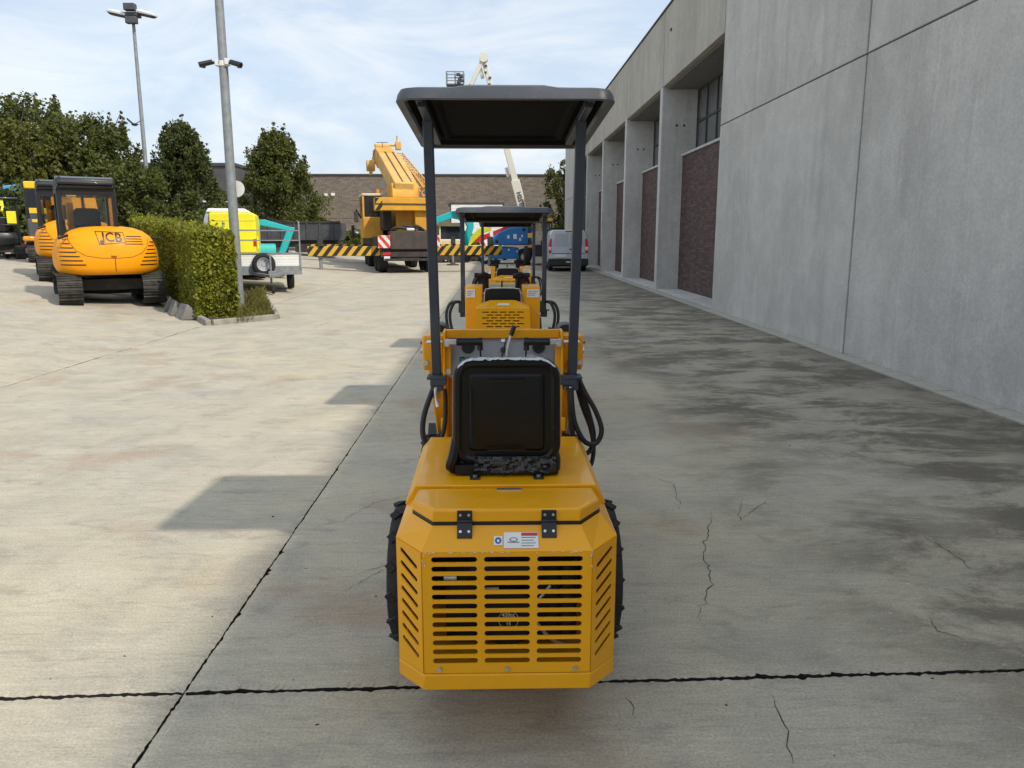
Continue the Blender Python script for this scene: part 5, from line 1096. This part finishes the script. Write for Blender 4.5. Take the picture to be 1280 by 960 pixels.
for s_ in (-1,1): track(td, s_*0.5, 1.5, 0.45, 0.28)
MB().box((-0.4,-0.4,0.2),(0.4,0.4,0.5)).build('undercarriage', M['chassis'], td, 0.02); blob(td, 0.55, 0.5, [(0.5,0.9),(0.6,1),(0.95,1),(1.1,0.85),(1.15,0.5)], -0.2, 0.4, M['teal'], 'engine_cover')
MB().prism([(-0.4,1.0),(-0.22,1.05),(-0.05,1.80),(1.05,1.58),(1.10,1.70),(0.1,2.0),(-0.25,1.98)], 'x', -0.12, 0.12).build('boom', M['teal'], td, 0.02); MB().prism([(0.90,1.75),(1.14,1.72),(0.80,0.9),(0.60,0.65),(0.52,0.85)], 'x', -0.10, 0.10).build('dipper', M['teal'], td, 0.02); MB().bar((0.0,0.2,2.06),(0.0,0.95,1.86),0.07,0.07).build('ram', M['black'], td)
tb = thing('tipper_trailer', 'dark grey tipper body on black wheeled chassis behind the trailer', 'trailer', (-11.0, 47, gz(-11)), R(2))
zo = 0.05
m = MB(); m.prism([(-3.6,0.95),(1.55,0.95),(1.70,1.25),(1.70,2.0),(-3.6,2.0)], 'y', 0, 2.3); m.build('body', M['dgrey'], tb, 0.03)
for k in range(7): MB().box((-3.3+0.75*k,-0.06,0.98),(-3.2+0.75*k,0.0,1.95)).build('rib', M['dgrey'], tb, 0.01)
MB().box((-3.6,-0.05,1.95),(1.72,0.02,2.07)).build('top_rail', M['chassis'], tb, 0.01); MB().box((-3.6,0.2,0.55),(1.5,2.0,0.95)).build('chassis', M['chassis'], tb, 0.02); MB().box((-1.0,-0.02,0.25),(1.4,0.05,0.75)).build('side_guard', M['chassis'], tb, 0.01)
for x in (-3.0,-1.9,0.3,1.1):
    ww = wheel(tb, (x,0.25,0.45), 0.45, 0.3, -1, 'dgrey', 12); ww.rotation_euler = (0,0,R(90))

# ================================================================== MOBILE CRANE
cr0 = Vector((-3.92, 35.2, 0)); CH = R(14)
ck_ = thing('mobile_crane', 'large faded yellow mobile crane with telescopic boom and extended outriggers', 'crane', cr0, CH)
MB().box((-1.25,0.1,0.85),(1.25,11.0,1.20)).box((-0.5,0.0,0.55),(0.5,10.8,0.9)).build('chassis', M['chassis'], ck_, 0.03)
MB().box((-1.32,0.9,1.20),(-0.7,9.0,1.62)).box((0.7,0.9,1.20),(1.32,9.0,1.62)).build('deck_lockers', M['chassis'], ck_, 0.03)
MB().box((-0.82,-0.05,1.06),(0.84,0.9,1.86)).build('tool_box', M['brownbox'], ck_, 0.03)
m = MB(); m.tube([(-0.75,0.3,1.88),(-0.5,0.2,2.02),(0.1,0.25,1.98),(0.4,0.2,2.1),(0.75,0.3,1.9)],0.06,8,5); m.tube([(-0.6,0.5,1.9),(0.0,0.4,2.1),(0.7,0.5,1.92)],0.05,8,5); m.build('coiled_slings', M['chassis'], ck_); MB().box((-0.05,0.15,1.88),(0.3,0.5,2.0)).build('pale_bundle', M['label'], ck_, 0.03)
for x in (-1.10,1.13): MB().box((x-0.27,-0.08,1.12),(x+0.27,-0.05,1.68)).build('marker_board', M['redwhite'], ck_, 0.005)
MB().box((-1.25,-0.04,0.72),(1.25,0.1,0.95)).box((-1.1,-0.12,0.55),(1.1,-0.06,0.66)).build('rear_bumper', M['chassis'], ck_, 0.01)
for x in (-1.0,1.0): MB().box((x-0.18,-0.07,0.80),(x+0.18,-0.04,0.92)).build('tail_lamp', M['redlamp'], ck_, 0.008)
MB().box((-1.12,-0.075,0.58),(-0.86,-0.05,0.76)).build('number_plate', M['label'], ck_)
for y in (1.1,2.6,6.6,8.1):
    for s_ in (-1,1): wheel(ck_, (s_*1.08,y,0.58), 0.58, 0.42, s_, 'chassis', 18)
for (y, ln) in ((0.55,3.15),(8.9,3.0)):
    for s_ in (-1,1):
        orr = sub('outrigger', ck_); x0, x1 = sorted((s_*1.0, s_*(1.25+ln)))
        MB().box((x0,y-0.22,0.78),(x1,y+0.22,1.20)).build('beam', M['hazard'], orr, 0.01)
        xe = s_*(1.25+ln-0.55); MB().cyl((xe,y,0.12),(xe,y,1.3),0.075,n=12).build('jack', M['galv'], orr); MB().cyl((xe,y,0.0),(xe,y,0.07),0.36,0.34,n=16).cyl((xe,y,0.07),(xe,y,0.18),0.20,0.08,n=12).build('foot_pad', M['brownbox'], orr); MB().box((xe-0.12,y-0.28,1.20),(xe+0.12,y-0.1,1.62)).build('jack_head', M['chassis'], orr, 0.01)
Yc = M['craney']
MB().cyl((0,4.2,1.2),(0,4.2,1.95),0.95,n=28).build('turntable', M['chassis'], ck_)
MB().box((-1.36,0.7,2.78),(1.38,1.55,3.36)).build('counterweight', Yc, ck_, 0.03); MB().box((-1.40,0.66,3.05),(1.42,0.72,3.10)).build('counterweight_seam', M['brownbox'], ck_)
MB().prism([(-1.38,2.80),(-1.05,2.80),(-1.05,3.34),(-1.38,3.34)], 'y', 0.685, 0.698).build('hazard_patch', M['hazard'], ck_)
MB().box((0.45,0.95,1.90),(1.36,3.2,2.80)).build('winch_housing', Yc, ck_, 0.03); MB().box((-0.35,1.5,1.85),(0.45,5.2,3.0)).build('slew_frame', Yc, ck_, 0.03); MB().box((-0.95,1.6,1.95),(-0.55,3.0,2.85)).build('hose_housing', M['chassis'], ck_, 0.03)
cb = sub('operator_cab', ck_); MB().box((-1.75,2.9,1.55),(-0.80,4.9,2.55)).build('cab_lower', Yc, cb, 0.05); m = MB()
for x in (-1.72,-0.84):
    for y in (2.95,4.8): m.bar((x,y,2.5),(x,y,3.55),0.08,0.08,up=(0,1,0))
m.build('cab_posts', Yc, cb); MB().box((-1.78,2.88,3.52),(-0.78,4.95,3.64)).build('cab_roof', M['cream'], cb, 0.03); MB().box((-1.68,2.93,2.55),(-0.88,2.95,3.5)).build('rear_pane', M['dglass'], cb, flat=True); MB().box((-1.74,3.0,2.55),(-1.72,4.75,3.5)).build('side_pane', M['dglass'], cb, flat=True); MB().cyl((-1.0,3.2,3.64),(-1.0,3.2,3.84),0.07,n=10).build('beacon', M['amber'], cb)
MB().bar((-1.80,3.5,2.5),(-2.05,3.3,2.9),0.06,0.06).box((-2.15,3.2,2.3),(-1.95,3.3,2.8)).build('cab_mirror', M['chassis'], cb)
MB().prism([(0.75,3.36),(2.6,3.36),(3.2,3.95),(1.1,4.02),(0.8,3.7)], 'x', -0.58, 0.60).build('boom_mount', Yc, ck_, 0.03)
b0, b1 = Vector((-0.02,0.85,3.62)), Vector((-0.05,9.6,6.15)); bd = (b1-b0).normalized()
bs = MB(); bs.bar(b0, b0.lerp(b1,0.86), 0.86, 0.80); bs.build('boom_base', M['craney2'], ck_, 0.04)
MB().bar(b0.lerp(b1,0.80), b0.lerp(b1,0.94), 0.94, 0.90).build('boom_collar', Yc, ck_, 0.03); MB().bar(b0.lerp(b1,0.9), b1, 0.68, 0.64).build('boom_telescope', M['craney2'], ck_, 0.03)
m = MB(); m.bar(b0+Vector((-0.05,0.1,0.44)), b0.lerp(b1,0.84)+Vector((-0.05,0,0.44)),0.05,0.05); m.bar(b0+Vector((0.35,0.1,0.43)), b0.lerp(b1,0.84)+Vector((0.35,0,0.43)),0.06,0.04); m.build('hoist_rope', M['brownbox'], ck_)
MB().bar(b0+Vector((0.62,0.6,0.0)), b0.lerp(b1,0.83)+Vector((0.62,0,0.05)),0.30,0.5).build('jib_heel', M['craney2'], ck_, 0.02)
m = MB(); a0, a1 = b0+Vector((1.15,0.6,0.05)), b0.lerp(b1,0.9)+Vector((0.86,0,0.10)); off = [Vector((-.19,0,-.2)),Vector((.19,0,-.2)),Vector((.19,0,.2)),Vector((-.19,0,.2))]
for o_ in off: m.bar(a0+o_, a1+o_*0.7, 0.05, 0.05)
for k in range(12):
    for q in range(4):
        pa = a0.lerp(a1,k/12)+off[q]*(1-0.3*k/12); pb = a0.lerp(a1,(k+1)/12)+off[(q+1) % 4]*(1-0.3*(k+1)/12); m.bar(pa, pb, 0.032, 0.032)
m.build('lattice_jib', M['craney2'], ck_)
hd_ = MB(); hd_.bar(b1-bd*0.3, b1+bd*0.25, 0.80, 0.95); hd_.cyl(b1+Vector((-0.5,0.1,-0.1)), b1+Vector((0.5,0.1,-0.1)), 0.30, n=16); hd_.cyl(b1+Vector((-0.45,-0.2,0.42)), b1+Vector((0.95,-0.3,0.42)), 0.06); hd_.cbox(b1+Vector((0.85,-0.3,0.40)),(0.3,0.3,0.45)); hd_.cyl(b1+Vector((0.8,-0.3,0.4)), b1+Vector((0.8,-0.3,0.95)), 0.05); hd_.build('boom_head', M['craney2'], ck_, 0.03)
m = MB(); q_ = b0.lerp(b1,0.93)+Vector((-0.72,0,-0.55)); m.cyl(q_+Vector((-0.22,0,0)), q_+Vector((0.22,0,0)), 0.30, n=16); m.cbox(q_+Vector((0,0,-0.35)),(0.18,0.18,0.3)); m.build('hook_block', M['craney2'], ck_, 0.02); MB().cyl(q_+Vector((0.05,0,0.2)), q_+Vector((0.30,0,1.0)), 0.02).build('hook_rope', M['brownbox'], ck_); MB().bar(b0.lerp(b1,0.88)+Vector((-0.1,0,0.5)), b0.lerp(b1,0.88)+Vector((-0.1,0,0.78)),0.03,0.03).bar(b0.lerp(b1,0.88)+Vector((-0.4,0,0.76)), b0.lerp(b1,0.88)+Vector((0.2,0,0.78)),0.03,0.03).build('boom_sensor', M['brownbox'], ck_)
MB().bar((0,3.6,2.4), b0.lerp(b1,0.55)+Vector((0,0,-0.4)), 0.26, 0.26).build('luffing_ram', M['galv'], ck_)
MB().box((-1.25,9.8,0.9),(1.25,11.6,2.3)).build('driver_cab', Yc, ck_, 0.06); MB().bar((-1.3,10.4,1.9),(-1.75,10.3,2.1),0.05,0.05).box((-1.85,10.2,1.55),(-1.68,10.35,2.25)).build('side_mirror', M['chassis'], ck_); MB().cyl((-1.35,5.4,1.6),(-1.35,5.4,2.4),0.10,n=10).build('exhaust', M['chassis'], ck_)

# ================================================================== BLUE BOOM LIFT
bf = thing('boom_lift', 'blue wheeled boom lift with tall white boom rising over the warehouse', 'lift', (0.55, 46.7, 0), 0)
BL = M['blue']; base = Vector((0.55,46.7,0))
for x in (-1.22,1.16):
    for y in (0.1,2.0):
        w_ = wheel(bf, (x,y,0.45), 0.45, 0.3, -1, 'label', 14); w_.rotation_euler = (0,0,R(90))
m = MB(); m.prism([(-0.95,0.30),(0.85,0.30),(0.80,0.95),(-0.5,1.05),(-0.95,0.80)], 'y', -0.05, 2.1); m.build('chassis', BL, bf, 0.05)
m = MB(); m.prism([(-0.95,1.12),(1.60,1.12),(1.68,1.5),(1.68,2.30),(1.0,2.22),(0.2,2.12),(-0.45,1.82),(-0.95,1.35)], 'y', -0.25, 1.8); tr_ = m.build('turret_cover', BL, bf, 0.08)
for (x, z) in ((1.10,2.02),(-0.50,1.33),(1.45,1.35)): MB().cyl((x,-0.27,z),(x,-0.24,z),0.10,n=12).build('cover_hole', M['black'], tr_)
for (x, z, s_) in ((0.18,1.6,0.14),(0.58,1.62,0.20),(0.88,1.45,0.12),(1.0,1.65,0.10),(0.2,0.85,0.08),(0.7,0.75,0.07)): MB().box((x-s_/2,-0.262,z-s_*0.7),(x+s_/2,-0.255,z+s_*0.7)).build('sticker', M['label'], tr_, flat=True)
MB().prism([(-1.2,0.45),(-0.95,0.45),(-0.95,0.9),(-1.2,0.7)], 'y', 0, 2.0).build('axle_end', M['chassis'], bf, 0.02)
A = atY(660,288,46.9)-base; B = atY(637.5,190,46.9)-base; C = atY(604.5,74,46.9)-base
mid_ = A.lerp(C,0.35)
m = MB(); m.bar(A, A.lerp(C,0.30), 0.50, 0.62, up=(0,1,0)); bmo = m.build('boom', M['boomwhite'], bf, 0.02)
MB().bar(A.lerp(C,0.28), A.lerp(C,0.66), 0.36, 0.44, up=(0,1,0)).build('boom_middle', M['boomwhite'], bf, 0.02); MB().bar(A.lerp(C,0.64), C, 0.28, 0.36, up=(0,1,0)).build('boom_tip', M['boomwhite'], bf, 0.02)
dq = (C-A).normalized(); nq = Vector((dq.z,0,-dq.x))
m = MB(); 
for f in (0.33,0.90): c = A.lerp(C,f); m.bar(c-nq*0.32, c-nq*0.32+dq*0.55, 0.16, 0.2)
m.build('boom_brackets', M['boomwhite'], bf, 0.02)
m = MB()
for k in range(8): c = A.lerp(C,0.72+0.034*k)+nq*rnd.uniform(-.1,.1); m.cbox((c.x,c.y-0.22,c.z),(0.14,0.06,0.10))
tag(m.build('boom_fittings', M['dgrey'], bf), kind='stuff')
c = A.lerp(C,0.170); text('boom_text', 'H25TPX', 0.34, M['ink'], bmo, (c.x, c.y-0.335, c.z), -dq, Vector((nq.x,0,nq.z)) if nq.z > 0 else Vector((nq.x,0,nq.z)), 0.004, 0.012)
D = atY(589,108,46.9)-base; MB().bar(C+Vector((0,-0.3,0)), D+Vector((0,-0.3,0)), 0.22, 0.24, up=(0,1,0)).build('jib', M['boomwhite'], bf, 0.02); MB().cyl(C+Vector((0,-0.5,0)), C+Vector((0,0.3,0)), 0.25, n=14).build('boom_head', M['boomwhite'], bf)
e0, e1 = atY(559,108,46.9)-base, atY(580,93,46.9)-base; bk = MB()
for y in (-0.55,0.25):
    for z in (e0.z,(e0.z+e1.z)/2,e1.z): bk.bar((e0.x,y,z),(e1.x,y,z),0.05,0.05)
    for x in (e0.x,(e0.x+e1.x)/2,e1.x): bk.bar((x,y,e0.z),(x,y,e1.z),0.05,0.05)
for x in (e0.x,e1.x):
    for z in (e0.z,e1.z): bk.bar((x,-0.55,z),(x,0.25,z),0.05,0.05)
bk.build('basket_rails', M['galv'], bf); MB().box((e0.x,-0.55,e0.z-0.06),(e1.x,0.25,e0.z)).build('basket_floor', M['dgrey'], bf); m = MB()
for (x_, z_) in ((0.70,0.75),(0.86,0.62),(0.78,0.35),(0.92,0.25),(0.72,0.15)): m.cbox((e0.x+(e1.x-e0.x)*x_,-0.6,e0.z+(e1.z-e0.z)*z_),(0.22,0.15,0.16))
m.build('basket_controls', M['dgrey'], bf, 0.02); MB().bar(D+Vector((0,-0.3,0)), (e1.x,-0.15,e0.z), 0.15, 0.15).build('basket_arm', M['boomwhite'], bf)
MB().bar(A+Vector((0.1,0,0)), (1.3,1.0,1.6), 0.45, 0.5, up=(0,1,0)).build('boom_pivot', M['boomwhite'], bf, 0.02)

# ================================================================== SILVER VAN
vn = thing('panel_van', 'silver panel van parked against the concrete fins', 'van', (3.40, 36.7, 0), R(-1.0))
S_ = M['silver']
prof = [(-0.95,0.45),(-0.95,1.0),(-0.93,1.35),(-0.82,1.82),(-0.72,1.93),(0.72,1.93),(0.82,1.82),(0.93,1.35),(0.95,1.0),(0.95,0.45)]
m = MB(); rg = lambda y, s_, zt: [(x*s_, y, min(z,zt)) for x, z in prof]
m.loft([[(x*0.985,0.0,0.45+(z-0.45)*0.99) for x,z in prof], rg(0.10,1,2), rg(3.2,1,2), rg(3.9,0.97,1.75), rg(4.3,0.95,1.15), rg(4.78,0.88,0.95)]); m.build('body', S_, vn, 0.03, sharp=25)
for s_ in (-1,1):
    x0, x1 = sorted((s_*0.012, s_*0.78)); d_ = MB().prism([(s_*0.012,0.62),(s_*0.78,0.62),(s_*0.76,1.35),(s_*0.68,1.82),(s_*0.012,1.82)], 'y', -0.022, 0.01).build('rear_door', S_, vn, 0.008)
    MB().prism([(s_*0.05,1.18),(s_*0.70,1.18),(s_*0.70,1.36),(s_*0.62,1.76),(s_*0.05,1.76)], 'y', -0.032, -0.02).build('blind_window', M['silverglass'], d_, 0.006)
    MB().prism([(s_*0.80,0.85),(s_*0.93,0.85),(s_*0.92,1.30),(s_*0.87,1.52),(s_*0.78,1.52)], 'y', -0.03, 0.12).build('tail_lamp', M['redlamp'], vn, 0.015); MB().prism([(s_*0.81,1.0),(s_*0.92,1.0),(s_*0.915,1.15),(s_*0.80,1.15)], 'y', -0.036, 0.0).build('lamp_lens', M['label'], vn)
    wheel(vn, (s_*0.80,0.85,0.32), 0.32, 0.22, s_, 'galv', 14); wheel(vn, (s_*0.80,3.9,0.32), 0.32, 0.22, s_, 'galv', 14)
    MB().bar((s_*0.9,3.1,1.25),(s_*1.08,3.05,1.3),0.06,0.06).box((min(s_*1.02,s_*1.18),3.0,1.15),(max(s_*1.02,s_*1.18),3.12,1.42)).build('side_mirror', M['black'], vn, 0.02)
MB().box((-0.95,-0.07,0.28),(0.95,0.12,0.60)).build('rear_bumper', M['black'], vn, 0.03); MB().box((-0.9,0.1,0.22),(0.9,4.6,0.5)).build('underbody', M['black'], vn, 0.02)
MB().box((-0.62,-0.045,0.68),(-0.10,-0.025,0.80)).build('number_plate', M['label'], vn); MB().box((-0.78,-0.03,0.82),(0.78,-0.022,0.85)).build('door_trim', M['black'], vn); MB().box((0.06,-0.05,1.0),(0.24,-0.02,1.07)).build('door_handle', M['black'], vn, 0.006); MB().box((-0.15,-0.02,1.84),(0.15,0.02,1.90)).build('brake_lamp', M['redlamp'], vn)
MB().box((-0.10,-0.11,0.42),(0.10,-0.07,0.48)).build('tow_bracket', M['zinc'], vn)

# --- tractor-like wheeled machine beside the van
tk = thing('compact_tractor', 'dark wheeled machine with orange beacon beside the silver van', 'tractor', (2.55, 44.2, 0), R(2))
for s_ in (-1,1): wheel(tk, (s_*0.75,0.6,0.55), 0.55, 0.35, s_, 'yel2', 16); wheel(tk, (s_*0.70,2.4,0.40), 0.40, 0.28, s_, 'yel2', 14)
MB().box((-0.5,0.3,0.5),(0.5,2.9,1.15)).build('body', M['chassis'], tk, 0.04); m = MB()
for x in (-0.6,0.6):
    m.bar((x,0.15,2.41),(x,1.4,2.41),0.07,0.07)
    for y in (0.15,1.4): m.bar((x,y,1.0),(x,y,2.45),0.07,0.07,up=(0,1,0)); m.bar((-0.6,y,2.41),(0.6,y,2.41),0.06,0.06)
m.build('cab_frame', M['cabblack'], tk); MB().box((-0.68,0.05,2.45),(0.68,1.5,2.62)).build('cab_roof', M['yel2'], tk, 0.05); MB().box((-0.58,0.14,1.2),(0.58,0.16,2.44)).build('rear_pane', M['glass'], tk, flat=True); MB().cyl((0.25,0.3,2.62),(0.25,0.3,2.82),0.08,n=10).build('beacon', M['amber'], tk)
for x in (-0.62,0.62): MB().box((x-0.13,-0.02,1.55),(x+0.13,0.1,1.80)).build('work_lamp', M['yel2'], tk, 0.02); MB().box((x-0.12,-0.02,1.0),(x+0.12,0.1,1.15)).build('tail_lamp', M['amber'], tk, 0.02)

# --- machines standing between crane and lift
te = thing('excavator', 'cream cabbed digger with curved teal boom between crane and warehouse', 'excavator', (-3.0, 50, 0), R(-75))
for s_ in (-1,1): track(te, s_*0.8, 2.4, 0.6, 0.4)
MB().box((-0.6,-0.6,0.3),(0.6,0.6,0.62)).build('undercarriage', M['chassis'], te, 0.02); MB().box((-0.9,-1.3,0.62),(0.95,0.8,1.45)).build('engine_body', M['cream'], te, 0.06); cb = sub('cab', te); m = MB()
for x in (-0.9,0.1):
    m.bar((x,-0.6,2.30),(x,0.8,2.30),0.08,0.08)
    for y in (-0.6,0.8): m.bar((x,y,0.9),(x,y,2.35),0.09,0.09,up=(0,1,0)); m.bar((-0.9,y,2.30),(0.1,y,2.30),0.08,0.08)
m.build('cab_frame', M['cream'], cb); MB().box((-0.97,-0.68,2.35),(0.17,0.88,2.48)).build('cab_roof', M['cream'], cb, 0.03); MB().box((-0.87,-0.58,1.4),(0.07,0.78,2.33)).build('cab_glass', M['dglass'], cb, flat=True); MB().box((0.08,-0.55,1.4),(0.11,0.75,2.33)).build('side_pane', M['dglass'], cb, flat=True)
MB().prism([(0.7,1.0),(1.1,1.0),(1.5,2.2),(1.45,2.75),(1.0,3.1),(0.2,3.2),(-1.1,2.75),(-1.5,2.3),(-1.1,2.35),(0.1,2.75),(0.9,2.6),(1.1,2.2)], 'x', 0.3, 0.62).build('boom', M['teal'], te, 0.03)
ye = thing('excavator', 'yellow digger arm in front of the blue lift, low to the ground', 'excavator', (-1.6, 52, 0), R(-80))
for s_ in (-1,1): track(ye, s_*0.5, 1.6, 0.45, 0.3)
MB().box((-0.4,-0.4,0.2),(0.4,0.4,0.5)).build('undercarriage', M['chassis'], ye, 0.02); MB().box((-0.55,-0.8,0.5),(0.55,0.5,1.05)).build('engine_body', M['ygreen'], ye, 0.06); MB().prism([(-0.9,0.7),(-0.6,0.6),(0.6,1.75),(1.3,2.05),(1.3,2.3),(0.4,2.1)], 'x', -0.15, 0.15).build('boom', M['ygreen'], ye, 0.03); MB().prism([(1.1,2.3),(1.35,2.25),(1.5,1.0),(1.35,0.9)], 'x', -0.12, 0.12).build('dipper', M['white'], ye, 0.02)
re = thing('scissor_arm_lift', 'red low arm lift behind the blue lift', 'lift', (-0.2, 54, 0), R(0))
for x in (-0.8,0.8):
    for y in (0.2,1.4): wheel(re, (x,y,0.35), 0.35, 0.25, 1 if x > 0 else -1, 'label', 12)
MB().box((-1.0,0,0.35),(1.0,1.6,0.9)).build('base', M['white'], re, 0.05); MB().bar((-1.3,0.3,1.3),(1.5,0.3,2.35),0.3,0.35).bar((-1.3,0.9,1.5),(0.9,0.9,1.9),0.3,0.3).build('arm', M['red'], re, 0.03); MB().bar((-0.6,0.5,0.9),(-0.9,0.5,1.5),0.25,0.25).build('arm_post', M['red'], re); MB().bar((0.5,0.5,0.9),(0.6,0.5,2.0),0.25,0.25).build('arm_post', M['red'], re)

# --- behind the hedge: a white pickup cab roof and a rusty heap of pipes
p = atY(214, 279, 30); pk = thing('pickup_truck', 'white pickup cab showing just above the hedge', 'truck', (p.x, 30, gz(p.x)), R(20)); hz_ = p.z-gz(p.x)
MB().prism([(-0.85,0.5),(0.85,0.5),(0.85,1.1),(0.60,hz_-0.02),(-0.60,hz_-0.02),(-0.85,1.1)], 'y', 0, 1.6).build('cab', M['white'], pk, 0.05); MB().prism([(-0.72,1.15),(0.72,1.15),(0.54,hz_-0.12),(-0.54,hz_-0.12)], 'y', -0.015, 0.0).build('rear_pane', M['dglass'], pk, flat=True); MB().box((-0.85,-2.2,0.5),(0.85,0,1.05)).build('load_bed', M['white'], pk, 0.03)
for s_ in (-1,1): wheel(pk, (s_*0.75,-1.4,0.36), 0.36, 0.22, s_, 'galv', 12); wheel(pk, (s_*0.75,1.2,0.36), 0.36, 0.22, s_, 'galv', 12)
p = atY(237, 280, 29); ph = thing('excavator_bucket', 'rusty orange digger bucket resting behind the hedge', 'bucket', (p.x, 29, gz(p.x)), R(25))
MB().prism([(-0.5,0),(0.4,0),(0.6,0.5),(0.5,1.4),(0.2,p.z-gz(p.x)),(-0.2,1.5),(-0.5,0.8)], 'y', 0, 0.9).build('shell', M['brownbox'], ph, 0.03); MB().box((-0.3,0.2,0.6),(0.3,0.7,p.z-gz(p.x)-0.05)).build('mount', M['amber'], ph, 0.05)

# --- bird
bp_ = atY(168, 156, 24); bd_ = thing('bird', 'small dark bird flying beside the floodlight mast', 'bird', bp_, R(60))
m = MB(); m.tube([(0,-0.16,0),(0,-0.08,0.0),(0,0.05,0.01),(0,0.14,0.02)], 0.03, 8, 4, rf=lambda q: 0.008+0.035*math.sin(PI*min(1,q*1.02))); m.add([(0.02,0.06,0.01),(0.02,-0.04,0.01),(0.26,-0.05,0.17),(0.20,0.06,0.13)], [(0,1,2,3)]); m.add([(-0.02,0.06,0.01),(-0.02,-0.04,0.01),(-0.26,-0.05,0.17),(-0.20,0.06,0.13)], [(0,1,2,3)]); m.add([(0,-0.12,0),(0.05,-0.26,0),(-0.05,-0.26,0)], [(0,1,2)]); m.build('body', M['black'], bd_)
